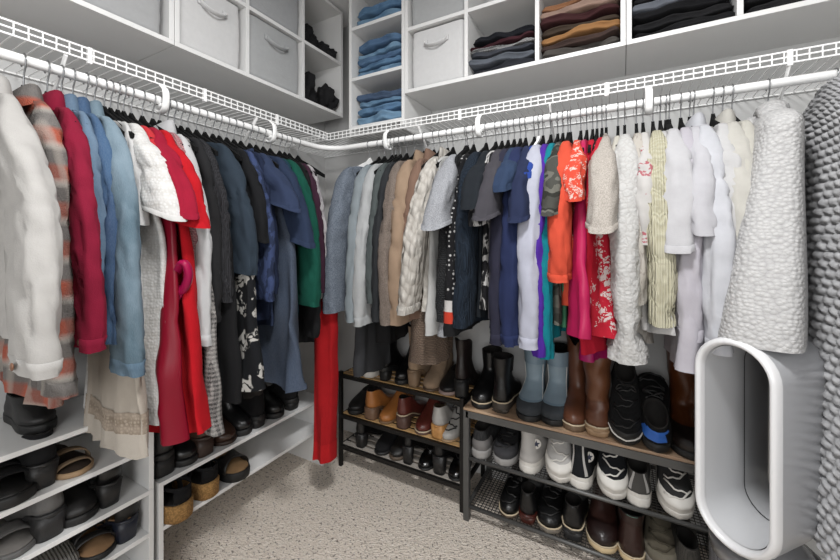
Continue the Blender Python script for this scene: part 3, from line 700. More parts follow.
hangB(424, 'taupe_dress', 'dress', 'long taupe knitted dress whose hem drops behind the tan boots', F('7c6a5d', 'knit', '8f7d6f'), None, 362, yo=1.3, sw=.16, hw=.12, woff=.06, tk=.04, amp=.01)
hangB(427, 'white_jersey', 'top', 'thin white top showing under the grey heather tee', F('cfcfcd'), None, 338, sw=.18, hw=.2, woff=.03, tk=.016)
hangB(441, 'grey_tee', 'tee shirt', 'light heather grey tee with flared short sleeve beside cable sweater', F('8d8f95', 'heather', 'b4b6ba'), 222, 338, sw=.205, out=.13, rx=.06, rx1=.066, ry=.036, short=True, cuff='roll', tk=.026, woff=.03)
hangB(443, 'charcoal_cardigan', 'cardigan', 'charcoal knitted cardigan between grey tee and navy sweater', F('2b2c2e', 'knit', '37393b'), 318, 320, sw=.19, out=.07, rx=.05, ry=.026, tk=.013)
hangB(450, 'dotted_blouse', 'blouse', 'black blouse with white dots and red striped hem', F('17171a', 'dots', 'bdbcbb'), None, 333, sw=.185, hw=.18, woff=.085, tk=.028, band=[F('e2dfdc'), F('c8402c'), F('19191b')])
hangB(464, 'navy_sweater', 'sweater', 'dark navy ribbed sweater to right of the dotted blouse', F('18222e', 'rib', '263342'), 322, 326, sw=.205, out=.085, rx=.062, rx1=.06, ry=.036, tk=.018)
hangB(475, 'black_tee', 'tee shirt', 'black tee shirt with wide sleeve beside the navy ribbed sweater', F('1c2127'), 202, 318, sw=.20, out=.12, rx=.06, rx1=.066, ry=.032, short=True, tk=.014)
hangB(482, 'printed_blouse', 'blouse', 'black and white printed blouse between black tee and grey tee', F('17171a', 'print', 'c6c4c2'), 218, 309, sw=.195, out=.10, rx=.055, rx1=.06, ry=.03, short=True, tk=.018, woff=.03)
hangB(489, 'dark_grey_tee', 'tee shirt', 'dark grey tee with flared sleeve beside the printed blouse', F('46444a'), 212, 318, sw=.20, out=.125, rx=.06, rx1=.066, ry=.034, short=True, cuff='roll', tk=.016, woff=.03)
hangB(496, 'slate_jersey', 'top', 'long slate purple top with ribbed cuff between grey and blue tops', F('2d2d3e'), 340, 342, sw=.195, out=.06, rx=.052, rx1=.05, ry=.03, tk=.014, cuff='band')
hangB(503, 'blue_tee', 'tee shirt', 'steel blue tee shirt above the long slate and navy tops', F('2d3e5a'), 185, 322, sw=.20, out=.09, rx=.055, rx1=.06, ry=.028, short=True, tk=.012)
hangB(509, 'blue_sweater', 'sweater', 'royal navy long-sleeved sweater with deep cuff on back rod', F('252f54', 'plain'), 340, 342, sw=.20, out=.085, rx=.058, rx1=.055, ry=.036, tk=.015, cuff='band')
hangB(519, 'navy_shirt', 'shirt', 'navy shirt with rolled sleeve between royal navy sweater and blue tee', F('252e4c'), 215, 290, sw=.20, out=.085, rx=.055, rx1=.052, ry=.028, short=True, cuff='roll', tk=.012)
hangB(524, 'cobalt_tee', 'tee shirt', 'bright cobalt blue tee shirt beside the white long-sleeved top', F('2a4696'), 170, 300, sw=.19, out=.02, rx=.045, rx1=.048, ry=.024, short=True, tk=.012, white_hanger=True)
hangB(529, 'white_pullover', 'pullover', 'lavender-white long-sleeved pullover between cobalt tee and teal top', F('c5c7d6'), 341, 343, sw=.205, out=.10, rx=.062, rx1=.058, ry=.038, tk=.016, cuff='band')
hangB(538, 'purple_jersey', 'top', 'vivid purple top with narrow sleeve beside the teal top', F('50289a'), 352, 348, sw=.195, out=.08, rx=.05, ry=.024, tk=.011)
hangB(546, 'teal_sweater', 'sweater', 'bright teal long-sleeved top between purple top and camouflage tee', F('0b7f8c'), 355, 345, sw=.195, out=.065, rx=.05, ry=.025, tk=.012)
hangB(552, 'camouflage_tee', 'tee shirt', 'green-grey camouflage tee shirt left of the coral tops', F('4b4b46', 'camo', '6f6e66', '33342f'), 208, 325, sw=.20, out=.08, rx=.05, rx1=.055, ry=.022, short=True, tk=.016, woff=.02)
hangB(558, 'green_jersey', 'top', 'leaf green top between camouflage tee and coral sweater', F('3c7355'), 240, 329, sw=.19, out=.04, rx=.045, ry=.019, short=True, tk=.012)
hangB(561, 'coral_sweater', 'sweater', 'bright coral long-sleeved sweater with deep cuff on back rod', F('d9533b'), 276, 308, sw=.205, out=.10, rx=.062, rx1=.07, ry=.036, tk=.018, cuff='band')
hangB(573, 'coral_blouse', 'blouse', 'coral blouse with white sprigs and puffed sleeve on back rod', F('dc4f3a', 'floral', 'f0d9cf', None, 3.0), 195, 325, sw=.20, out=.06, rx=.048, rx1=.04, ry=.024, puff=.2, short=True, tk=.018)
hangB(580, 'pink_dress', 'dress', 'hot pink satin dress with dark waist line beside coral blouse', F('c4265c', 'satin'), None, 337, sw=.185, hw=.2, woff=.055, tk=.022, amp=.01)
hangB(587, 'red_dress', 'dress', 'plain red dress left of the red flower-print dress', F('bd1730'), None, 356, sw=.19, hw=.19, woff=.03, tk=.02, amp=.012)
hangB(593, 'magenta_dress', 'dress', 'magenta dress with hem dropping lowest over the brown boots', F('a8145f', 'satin'), None, 366, yo=1.25, sw=.17, hw=.15, woff=.02, tk=.024, amp=.012)
hangB(598, 'flower_print_dress', 'dress', 'red dress with small white flower print and ruffled hem', F('bf1d33', 'floral', 'ecdcd8', None, 1.8), 200, 338, sw=.195, out=.05, rx=.05, ry=.028, short=True, hw=.215, woff=.035, tk=.034, amp=.012, hemwave=.012)
hangB(603, 'beige_knit_jersey', 'top', 'beige speckled knit top with wide turned-up sleeve', F('a79f97', 'heather', 'cbc4bb'), 222, 305, sw=.205, out=.135, rx=.066, rx1=.074, ry=.034, short=True, cuff='roll', tk=.02, collar='crew')
hangB(617, 'ivory_jersey', 'top', 'ivory top half hidden between beige knit and white embroidered blouse', F('cbc7bc'), 300, 308, sw=.185, out=.03, rx=.045, ry=.022, tk=.013)
hangB(625, 'embroidered_blouse', 'blouse', 'white embroidered blouse with long full sleeve and frilled cuff', F('dedddb', 'eyelet', 'd0cecb'), 352, 345, sw=.205, out=.11, rx=.064, rx1=.07, ry=.037, tk=.02, cuff='ruffle', puff=.12)
hangB(639, 'cream_print_blouse', 'blouse', 'cream blouse with faded grey print beside the embroidered blouse', F('c9c3ba', 'print', 'aaa39c', None, 1.2), 300, 350, sw=.195, out=.06, rx=.052, ry=.028, tk=.02, hemwave=.01)
hangB(647, 'rose_print_blouse', 'blouse', 'white blouse with small red print on shoulder, right of embroidered one', F('d9d6d3', 'floral', 'b56a72', None, 1.1), 240, 335, sw=.195, out=.06, rx=.05, ry=.026, tk=.014)
hangB(659, 'yellow_sweater', 'sweater', 'pale yellow ribbed long-sleeved sweater on back rod', F('ddd7b8', 'rib', 'e6e2c8', None, .8), 319, 322, sw=.205, out=.095, rx=.06, rx1=.056, ry=.036, tk=.015)
hangB(668, 'white_camisole', 'camisole', 'white camisole with rounded hem right of the yellow sweater', F('d8d7d6'), None, 335, sw=.19, hw=.21, woff=.03, tk=.022, flare=.02, hemwave=.008)
hangB(675, 'pleated_jersey', 'top', 'white pleated sleeveless top behind the rolled white tee', F('d2d1d1', 'pleat'), None, 325, sw=.19, hw=.19, woff=.02, tk=.018)
hangB(679, 'white_tee', 'tee shirt', 'white tee with crumpled rolled sleeve right of yellow sweater', F('d6d5d8'), 243, 322, sw=.205, out=.07, rx=.052, rx1=.05, ry=.034, short=True, cuff='roll', tk=.018, puff=.12)
hangB(693, 'lilac_shirt', 'shirt', 'lilac-white shirt with long tail behind the collared shirt', F('c9c5cd'), 335, 372, sw=.20, out=.075, rx=.055, ry=.032, hw=.21, woff=.04, tk=.03, flare=.02, cuff='band', hemwave=.008)
hangB(704, 'ribbed_tee', 'tee shirt', 'white short-sleeved tee under the collared white shirt', F('d4d3d8'), 225, 345, sw=.20, out=.07, rx=.052, ry=.028, short=True, tk=.018)
hangB(709, 'dress_shirt', 'shirt', 'crisp white collared dress shirt with buttoned cuff on back rod', F('dddee4'), 343, 330, sw=.21, out=.10, rx=.062, rx1=.058, ry=.034, tk=.02, cuff='button', collar='shirt', yaw=3)
hangB(733, 'white_sweater', 'sweater', 'soft white sweater between the dress shirt and ivory jacket', F('dad9d9'), 235, 320, sw=.195, out=.06, rx=.052, ry=.03, tk=.016)
hangB(745, 'ivory_jacket', 'jacket', 'ivory jacket with plain sleeve right of the dress shirt', F('d6d3cb'), 300, 325, sw=.20, out=.085, rx=.058, ry=.036, tk=.016, collar='shirt')
hangB(757, 'cream_cardigan', 'cardigan', 'cream cardigan with dark trim just left of fleece robe', F('d3d0c6'), 290, 325, sw=.195, out=.07, rx=.052, ry=.03, tk=.015)
# ------------------------------------------------------------------ fleece robe and waffle robe (thick, modelled relief)
def robe(name, label, loc, rz, mat, zt, zb, hw0, hw1, th0, th1, cell, depth, seed, lean=0, cat='robe', ramp=.2, nu=220, nv=150, shift=0, leany=0):
    rnd = random.Random(seed); th = thing(name, label, cat, loc, rz)
    bm = bmesh.new(); R = []
    ph = [rnd.uniform(0, 6) for _ in range(6)]
    for i in range(nv+1):
        f = i/nv; z = lerp(zt, zb, f); r = []
        k = min(1, f/ramp); w = lerp(.06, hw0, math.sin(k*PI/2)) if f < ramp else lerp(hw0, hw1, smooth01((f-ramp)/(1-ramp)))
        t_ = lerp(.02, th0, math.sin(k*PI/2)) if f < ramp else lerp(th0, th1, (f-ramp)/(1-ramp))
        per = 0; last = None
        for j in range(nu):
            a = 2*PI*j/nu; c, s = math.cos(a), math.sin(a)
            x = w*math.copysign(abs(c)**.8, c); y = t_*math.copysign(abs(s)**.75, s)
            fold = .016*math.sin(x*19+ph[0]+z*2)*f+.012*math.sin(a*3+ph[1]+z*3)*f+.007*math.sin(a*7+ph[2]-z*2)*f
            # raised popcorn cells, offset row by row
            P = 2*(w+t_)*1.7; row = math.floor(-z/cell); q = (a/(2*PI)*round(P/cell)+.5*(row % 2)) % 1
            e = math.sin(PI*q)*math.sin(PI*((-z/cell) % 1)); e = e**.55 if e > 0 else 0
            d = depth*(e-.5)
            r.append(Vector((x+c*(fold+d)+lean*f+shift*smooth01(f*3), y+s*(fold+d)+leany*f, z)))
        R.append(r)
    loft(bm, R, True, False)
    c0 = [Vector((p.x*.96, p.y*.85, p.z+.015)) for p in R[-1]]; loft(bm, [R[-1], c0])
    obj('body', bm, mat, th)
    return th
FL = fabric('dcdbdb', 'fleece', 'ebeae9', None, 1.5)
loc = (.375, RYB, RZ)
rb = robe('fleece_robe', 'fluffy white fleece robe at right end of back rod, over the fan', loc, -PI/2-.1, FL, -.085, -.70, .26, .34, .055, .10, .012, .0, 5, lean=.02, nu=160, nv=120, leany=-.05, ramp=.15)
for (pts, r) in (([(.03, -.03, -.10), (.08, -.052, -.13), (.12, -.062, -.21), (.15, -.07, -.33), (.17, -.07, -.47)], .02), ([(-.12, 0, -.12), (-.04, 0, -.092), (.05, 0, -.09), (.12, -.01, -.115), (.17, -.02, -.16)], .036)):
    bm = bmesh.new(); tube(bm, catmull(pts, 8), r, 16, rfun=lambda f: .25+.75*math.sin(PI*f)**.6, flat=(1, .75)); obj('collar', bm, FL, rb)
hanger(loc, -PI/2, 'black hanger holding the fluffy white fleece robe')
WF = fabric('cdcdcf', 'fleece', 'dedee0', None, .8)
loc = (.515, RYB, RZ)
rb2 = robe('waffle_robe', 'light grey popcorn-textured robe hanging at far right edge', loc, -PI/2-.07, WF, -.02, -1.14, .30, .40, .07, .095, .021, .011, 9, lean=.04, nv=300, nu=460, ramp=.16, shift=.16)
hanger(loc, -PI/2, 'black hanger holding the light grey popcorn-textured robe')

# ------------------------------------------------------------------ low shoe shelves on the left
def shoe_shelf(label, y0, y1, z0, levels, ztop, panels):
    th = thing('shoe_shelf', label, 'shoe shelf', (0, 0, 0)); x0, x1 = XL+.014, -1.34
    for z in levels: obj('shelf', box(x0, x1, y0+.014, y1-.014, z-.014, z, .001), WHITE, th, False)
    for y in panels: obj('side_panel', box(x0, x1, y, y+.014, z0, ztop, .001), WHITE, th, False)
    return th
shoe_shelf('white low shoe shelf on carpet near the camera, under another', -.20, .640, 0, (.075, .208, .345), .345, (-.20, .626))
shoe_shelf('white shoe shelf stacked on top of the nearest low shelf', -.20, .640, .346, (.484, .622), .622, (-.20, .626))
shoe_shelf('white two-tier shoe shelf along left wall, under the long dresses', .655, 1.425, 0, (.200, .350), .350, (.655, 1.411))

# ------------------------------------------------------------------ metal shoe racks along the back
mr = thing('shoe_rack', 'narrow black metal shoe rack with bamboo slats near the corner', 'shoe rack')
MX0, MX1, MY0, MY1 = -1.262, -.598, 1.462, 1.728
BAMB = wood('bamboo', 'b08a5c', 'c8a573', 'X')
for x in (MX0, MX1):
    for y in (MY0, MY1): obj('post', box(x-.009, x+.009, y-.009, y+.009, 0, .482, .002), BLKMETAL, mr, False)
for z in (.472, .268, .112):
    bm = bmesh.new()
    for y in (MY0, MY1): bx(bm, MX0, MX1, y-.008, y+.008, z-.022, z-.004)
    for x in (MX0, MX1): bx(bm, x-.007, x+.007, MY0, MY1, z-.022, z-.004)
    obj('shelf_frame', bm, BLKMETAL, mr, False)
    bm = bmesh.new()
    for k in range(6): y = MY0+.008+k*.0455; bx(bm, MX0+.005, MX1-.005, y, y+.028, z-.005, z+.0)
    obj('slat_shelf', bm, BAMB if z > .2 else plain('grey_slats', '9c968f', .6, 0, .1), mr, False)
rr = thing('shoe_rack', 'wide grey metal shoe rack with rustic wooden top on back wall', 'shoe rack')
RX0, RX1, RY0, RY1 = -.565, .285, 1.432, 1.724
for x in (RX0, RX1):
    for y in (RY0, RY1): obj('post', box(x-.012, x+.012, y-.012, y+.012, 0, .452, .002), GRYMETAL, rr, False)
    bm = bmesh.new(); bx(bm, x-.009, x+.009, RY0, RY1, .425, .452); obj('end_rail', bm, GRYMETAL, rr, False)
    for za in (.245, .045): obj('end_rail', box(x-.006, x+.006, RY0, RY1, za, za+.012), GRYMETAL, rr, False)
bm = bmesh.new()
for y in (RY0, RY1): bx(bm, RX0, RX1, y-.012, y+.012, .425, .452)
obj('top_frame', bm, GRYMETAL, rr, False)
t = NT('rustic_wood', .6); k = t.noise(2.2, 6, t.mapping((2.5, 24, 20)), 1.0); k2 = t.noise(7, 2)
t.color(t.mix(t.math('MULTIPLY', t.step(k2, .4, .7), .6), t.ramp(k, [(.3, srgb('6b4f3b')), (.5, srgb('94755a')), (.72, srgb('b59a7d'))]), srgb('ab9884'))); t.bump(k, .2, .002)
obj('wooden_top', box(RX0-.012, RX1+.012, RY0-.010, RY1+.012, .4525, .463, .002), t.m, rr, False)
for z in (.258, .06):
    bm = bmesh.new(); tube(bm, [(RX0, RY0, z-.004), (RX1, RY0, z-.004)], .0075, 8); tube(bm, [(RX0, RY1, z-.004), (RX1, RY1, z-.004)], .0075, 8); obj('shelf_rail', bm, GRYMETAL, rr)
    bm = bmesh.new()
    for k in range(58): x = RX0+.012+k*.0145; bx(bm, x-.0012, x+.0012, RY0, RY1, z-.003, z-.0005)
    for k in range(19): y = RY0+.012+k*.015; bx(bm, RX0+.006, RX1-.006, y-.0012, y+.0012, z-.005, z-.003)
    obj('mesh_shelf', bm, plain('wire_mesh', '3a3836', .5, .3), rr, False)

# ------------------------------------------------------------------ shoes: local +x = toe, heel at the origin, z up from the sole
def hwf(X):       # half-width of a sole along its length
    return interp([(0, .0), (.02, .42), (.07, .66), (.18, .80), (.4, .76), (.58, .90), (.72, 1.0), (.84, .93), (.93, .70), (.98, .38), (1, .0)], X)
def ring_(xb, xf, hw, z, toe=1.0, n=36, ell=0.0, side=0.0):
    r = []
    for k in range(n):
        a = 2*PI*k/n; X = .5-.5*math.cos(a); s = math.sin(a)
        foot = hwf(X)*(1 if s >= 0 else -1); el = s
        y = lerp(foot, el, ell)*hw
        r.append(Vector((lerp(xb, xf, X), y+side*X*.006, z)))
    return r
def rise(x, L, hh):  # arch of a heeled shoe
    return hh*(1-smooth01((x/L-.12)/.55))
def shoe(name, label, kind, loc, rz, up, sole, L=.26, Wd=.046, cat='shoe', heel=0, heelmat=None, group=None, laces=None, acc=None, shaft=.0, opt=None, side=1, flap=None):
    opt = opt or {}
    th = thing(name, label, cat, loc, rz, group)
    tl = opt.get('tilt', 0)
    if tl:
        tl = math.radians(tl); th.rotation_euler = (0, tl, rz)
        if tl > 0: th.location = Vector(loc)+Vector((math.cos(rz), math.sin(rz), 0))*(L*(1-math.cos(tl)))+Vector((0, 0, L*math.sin(tl)))
        else: th.location = Vector(loc)
    st = opt.get('st', .022)                     # sole thickness
    plat = opt.get('plat', 0)
    def up_(p): return Vector((p.x, p.y, p.z+rise(p.x, L, heel)+plat))
    # sole
    bm = bmesh.new(); rings = []
    so = opt.get('so', 1.06)
    for z, g in ((0, so*.97), (st*.25, so), (st*.8, so), (st, so*.97)):
        rings.append([up_(Vector((lerp(L/2, p.x, 1+(g-1)*.5), p.y*g, p.z))) for p in ring_(0, L, Wd, z, side=side)])
    if plat: rings[0] = [Vector((p.x, p.y, 0)) if opt.get('wedge') else Vector((p.x, p.y, p.z-plat)) for p in rings[0]]
    loft(bm, rings, True, True); obj('sole', bm, opt.get('platmat') or sole, th)
    if opt.get('foot'):
        bm = bmesh.new(); loft(bm, [[up_(p) for p in ring_(.003, L-.003, Wd*.97, st+.0005, side=side)], [up_(p) for p in ring_(.004, L-.004, Wd*.93, st+.004, side=side)]], True, True); obj('footbed', bm, opt['foot'], th)
    # heel block
    if heel and not opt.get('wedge'):
        bm = bmesh.new(); hl_ = opt.get('hl', .062); rings = []
        for f in (0, .15, .5, 1):
            z = (heel+plat)*f; g = lerp(opt.get('ht', .8), 1.0, f); r = []
            for k in range(24):
                a = 2*PI*k/24; c = math.cos(a); s = math.sin(a)
                x = hl_/2+hl_/2*math.copysign(abs(c)**.6, c)*g+opt.get('hlean', .0)*(1-f); y = Wd*.8*math.copysign(abs(s)**.7, s)*g
                top = rise(x, L, heel)+plat+.004; r.append(Vector((x, y, top*f)))
            rings.append(r)
        loft(bm, rings, True, True); obj('heel', bm, heelmat or sole, th)
    # upper profile: (z, back, front, width factor, ellipse)
    if kind == 'low': prof = [(st, .004, L-.004, 1.0, 0), (st+.018, .0, L-.002, 1.02, 0), (st+.03, .001, L-.016, .97, .05), (st+.042, .002, L*.82, .90, .15), (st+.052, .002, L*.68, .84, .3), (st+.062, .003, L*.58, .76, .5), (st+.072, .004, L*.48, .70, .7), (st+.078, .006, L*.43, .66, .8)]
    elif kind == 'slip': prof = [(st, .004, L-.004, 1.0, 0), (st+.014, .0, L-.003, 1.02, 0), (st+.026, .001, L-.022, .95, .05), (st+.036, .002, L*.80, .88, .2), (st+.045, .003, L*.66, .84, .4), (st+.056, .005, L*.56, .78, .6)]
    elif kind == 'pump': prof = [(st, .004, L-.004, .98, 0), (st+.012, .0, L-.003, 1.0, 0), (st+.024, .001, L-.018, .95, .05), (st+.032, .002, L*.80, .9, .2), (st+.05, .004, L*.74, .84, .5)]
    elif kind == 'high': prof = [(st, .004, L-.004, 1.0, 0), (st+.018, .0, L-.002, 1.02, 0), (st+.03, .001, L-.016, .97, .05), (st+.042, .002, L*.80, .90, .15), (st+.055, .002, L*.66, .84, .3), (st+.072, .002, L*.55, .78, .5), (st+.095, .003, L*.48, .74, .7), (st+.12, .0, L*.455, .75, .8), (st+.135, -.002, L*.45, .76, .85)]
    else:  # boot with a shaft
        sh = shaft; fl = opt.get('flare', 0)
        prof = [(st, .004, L-.004, 1.0, 0), (st+.02, .0, L-.002, 1.03, 0), (st+.036, .001, L-.018, .98, .05), (st+.05, .002, L*.80, .92, .15), (st+.062, .004, L*.67, .86, .3), (st+.08, .006, L*.57, .80, .5), (st+.10, .008, L*.50, .78, .7)]
        for f in (.25, .5, .75, .97, 1): prof.append((st+.10+(sh-.10)*f, .008-.012*f-fl*f*.6, L*.50+fl*f, .78+.16*f+fl*f*3, .7+.3*f))
    if kind != 'sandal':
        P = []
        seed = random.Random(label); q = [seed.uniform(0, 6) for _ in range(4)]
        for z, b, f, w, e in prof:
            r = [up_(p) for p in ring_(b, f, Wd*w, z, ell=e, side=side)]
            if opt.get('slouch') and z > st+.06:
                r = [Vector((p.x+.004*math.sin(z*60+p.y*40+q[0]), p.y+.003*math.sin(z*70+q[1]), p.z)) for p in r]
            if opt.get('vee') and z > st+.1: r = [Vector((p.x, p.y, p.z-opt['vee']*smooth01((z-st-.1)/(shaft-.1))*(1-min(1, abs(p.y)/(Wd*.8)))**1.2)) for p in r]
            P.append(r)
        # refine by Catmull interpolation along the profile
        PP = []
        cols = [catmull([ring[k] for ring in P], 3) for k in range(len(P[0]))]
        for i in range(len(cols[0])): PP.append([c[i] for c in cols])
        bm = bmesh.new(); loft(bm, PP, True, False)
        topr = PP[-1]; c0 = sum(topr, Vector())/len(topr)
        obj('upper', bm, up, th)
        bm = bmesh.new(); inner = [[c0+(p-c0)*.985 for p in topr], [c0+(p-c0)*.93+Vector((0, 0, .002)) for p in topr], [c0+(p-c0)*.88-Vector((0, 0, .012)) for p in topr], [c0+(p-c0)*.8-Vector((0, 0, .045)) for p in topr]]
        loft(bm, inner, False, True); obj('lining', bm, opt.get('lining') or LINING, th)
        nP = len(PP); half = len(PP[0])//2       # index half = toe centre
        def front(i, y): # point on ring i at lateral y fraction -1..1 near the front
            r = PP[i]; k = half+y*6; k0 = int(math.floor(k)); fr = k-k0; return r[k0 % len(r)].lerp(r[(k0+1) % len(r)], fr)
        def patch(part, i0, i1, a0, a1, mat, inf=.0018):
            bm = bmesh.new(); rows = []
            for r in PP[i0:i1+1]:
                cc = sum(r, Vector())/len(r); row = []
                for k in range(a0, a1+1):
                    p = r[k % len(r)]; d = (p-cc).normalized(); row.append(p+d*inf+Vector((0, 0, inf*.6)))
                rows.append(row)
            loft(bm, rows, closed=False); return obj(part, bm, mat, th)
        if opt.get('toecap'): patch('toe_cap', 0, opt.get('tc', 7), half-opt.get('tw', 6), half+opt.get('tw', 6), opt['toecap'], .003)
        if opt.get('tongue'): patch('tongue', 10, nP-1, half-3, half+3, opt['tongue'], .0015)
        if opt.get('heelcap'): patch('heel_counter', 0, opt.get('hc', 9), -7, 7, opt['heelcap'], .002)
        if opt.get('panel'): patch('front_panel', 8, int(nP*.72), half-5, half+5, opt['panel'], .002)
        if opt.get('pipe'):
            for k_ in (half-5, half+5):
                bm = bmesh.new(); tube(bm, [PP[i][k_]+(PP[i][k_]-sum(PP[i], Vector())/len(PP[i])).normalized()*.002 for i in range(8, int(nP*.72)+1)], .0016, 5); obj('piping', bm, RUBBER_W, th)
        if opt.get('stripe'):
            for a in (-3, 2): patch('heel_stripe', 3, nP-1, a, a+1, opt['stripe'], .0015)
        if opt.get('tab'): patch('pull_tab', nP-4, nP-1, -2, 2, opt['tab'], .003)
        if opt.get('gore'):
            for a in (half//2-2, half+half//2-2): patch('elastic_gore', nP-14, nP-2, a, a+4, opt['gore'], .0015)
        if opt.get('swoosh'): patch('colour_flash', 3, nP-8, -2, 5, opt['swoosh'], .002); patch('heel_loop', nP-9, nP-6, -4, 4, opt['swoosh'], .0022)
        if opt.get('welt'):
            bm = bmesh.new(); loop = [up_(p) for p in ring_(-.002, L+.002, Wd*1.04, st+.001, side=side)]; tube(bm, loop+[loop[0]], .0028, 6); obj('welt', bm, opt['welt'], th)
        if opt.get('foxing'):
            bm = bmesh.new(); lo = [[up_(p) for p in ring_(-.002, L+.002, Wd*1.08, z, side=side)] for z in (st, st+.012, st+.014)]
            loft(bm, lo); obj('foxing', bm, opt['foxing'], th)
        if opt.get('badge'):
            i = int(nP*.66); k = 30; p = PP[i][k % len(PP[i])]; cc = sum(PP[i], Vector())/len(PP[i]); d = (p-cc); d.z = 0; d.normalize()
            for s_, rad, mt, off in ((0, .019, RUBBER_W, .001), (1, .015, opt['badge'], .002)):
                bm = bmesh.new(); M = Matrix.Translation(p+d*off) @ d.to_track_quat('Z', 'Y').to_matrix().to_4x4()
                if s_ == 0: loft(bm, [[M @ Vector((rad*math.cos(2*PI*j/20), rad*math.sin(2*PI*j/20), h_)) for j in range(20)] for h_ in (-.004, .002)], True, True)
                else: loft(bm, [[M @ Vector(((rad if j % 2 == 0 else rad*.42)*math.cos(2*PI*j/10+.3), (rad if j % 2 == 0 else rad*.42)*math.sin(2*PI*j/10+.3), h_)) for j in range(10)] for h_ in (0, .002)], True, True)
                obj('ankle_badge' if s_ == 0 else 'star', bm, mt, th, False)
        if laces:
            i0, i1 = int(nP*.33), nP-2; nl = opt.get('nl', 6)
            for q_ in range(nl):
                i = int(lerp(i0, i1, q_/(nl-1))); sg = 1 if q_ % 2 else -1
                bm = bmesh.new(); pts = []
                for j in range(7):
                    y = -1+2*j/6; ii = min(nP-1, max(0, i+int(round(sg*y*1)))); p = front(ii, y*.62); cc = sum(PP[ii], Vector())/len(PP[ii]); d = (p-cc).normalized(); pts.append(p+d*.0035+Vector((0, 0, .002)))
                tube(bm, pts, .0029, 6); obj('lace', bm, laces, th)
            bm = bmesh.new(); p = front(i1, 0)+Vector((.006, 0, .002))
            for sg in (-1, 1): tube(bm, catmull([p, p+Vector((.006, sg*.022, .008)), p+Vector((.014, sg*.03, -.008)), p+Vector((.008, sg*.012, -.004)), p+Vector((.012, sg*.016, -.035))], 5), .0025, 6)
            obj('lace_bow', bm, laces, th)
    else:
        # straps arched over the footbed
        for (X, hgt, wdt, tilt) in opt.get('straps', [(.68, .042, .03, .0), (.55, .05, .02, .1)]):
            bm = bmesh.new(); rows = []
            w = hwf(X)*Wd*1.02
            for j in range(13):
                a = PI*j/12; y = w*math.cos(a)*1.02; z = st+hgt*math.sin(a)**.7; x = X*L+tilt*L*math.cos(a)
                rows.append([up_(Vector((x+e*wdt/2, y, z-abs(e)*.002))) for e in (-1, -.4, .4, 1)])
            loft(bm, rows, closed=False); o = obj('strap', bm, up, th)
            m = o.modifiers.new('thick', 'SOLIDIFY'); m.thickness = .003
        if opt.get('ankle'):
            bm = bmesh.new(); hA = opt['ankle']; loop = [up_(Vector((.035-.035*math.cos(a)+.012*(1-math.cos(a)), .034*math.sin(a), hA-.012*math.cos(a)*0))) for a in [2*PI*j/20 for j in range(21)]]
            tube(bm, loop, .006, 6, flat=(.4, 1.2)); obj('ankle_strap', bm, up, th)
            bm = bmesh.new(); lo = []
            for z in (st, st+.03, hA): lo.append([up_(Vector((.004+.03*(1-math.cos(a)), .036*math.sin(a), z))) for a in [-1.1+2.2*j/8 for j in range(9)]])
            loft(bm, lo, closed=False); o = obj('heel_cup', bm, up, th); m = o.modifiers.new('thick', 'SOLIDIFY'); m.thickness = .003
        if opt.get('buckle'):
            bm = bmesh.new(); X, hgt = opt.get('straps', [(.68, .042, 0, 0)])[-1][:2]; y = hwf(X)*Wd*.8; p = up_(Vector((X*L, y, st+hgt*.75)))
            tube(bm, [p+Vector(q) for q in ((-.008, 0, -.008), (.008, 0, -.008), (.008, 0, .008), (-.008, 0, .008), (-.008, 0, -.008))], .0015, 6); obj('buckle', bm, SILVER, th)
    return th
LEA = lambda c, r=.35: fabric(c, 'leather', None, None, 1.0, r)
K1, K2, K3 = LEA('121213', .32), LEA('1c1b1b', .5), fabric('18181a', 'suede')
# placement: front edge of the shoe at column u on a shelf whose front is at depth yf
def putB(u, z, yf, toe, L=.26, inset=.012, turn=0):
    x, _ = onB(u, yf+inset)
    if toe:   # toe towards the room
        return (x, yf+inset+L, z), -PI/2+math.radians(turn)
    return (x, yf+inset, z), PI/2+math.radians(turn)
def putL(u, z, toe, L=.25, inset=.012, turn=0, xf=-1.34):
    y, _ = onL(u, xf-inset)
    if toe: return (xf-inset-L, y, z), math.radians(turn)
    return (xf-inset, y, z), PI+math.radians(turn)
def SB(name, label, kind, u, tier, toe, up, sole, **kw):
    z, yf = TIERS[tier]; L = kw.get('L', .255); loc, rz = putB(u, z, yf, toe, L, kw.pop('inset', .012), kw.pop('turn', 0)); return shoe(name, label, kind, loc, rz, up, sole, **{**kw, 'L': L})
def SL(name, label, kind, u, z, toe, up, sole, **kw):
    L = kw.get('L', .245); loc, rz = putL(u, z, toe, L, kw.pop('inset', .012), kw.pop('turn', 0)); return shoe(name, label, kind, loc, rz, up, sole, **{**kw, 'L': L})
TIERS = {'m1': (.4735, MY0-.008), 'm2': (.2695, MY0-.008), 'm3': (.1135, MY0-.008), 'r1': (.4645, RY0-.01), 'r2': (.259, RY0-.008), 'r3': (.061, RY0-.008)}
BR1, BR2, TAN = LEA('6b412d', .4), LEA('75492f', .45), LEA('c07d42', .4)
WEL = plain('pale_welt', 'b9aa90', .6)
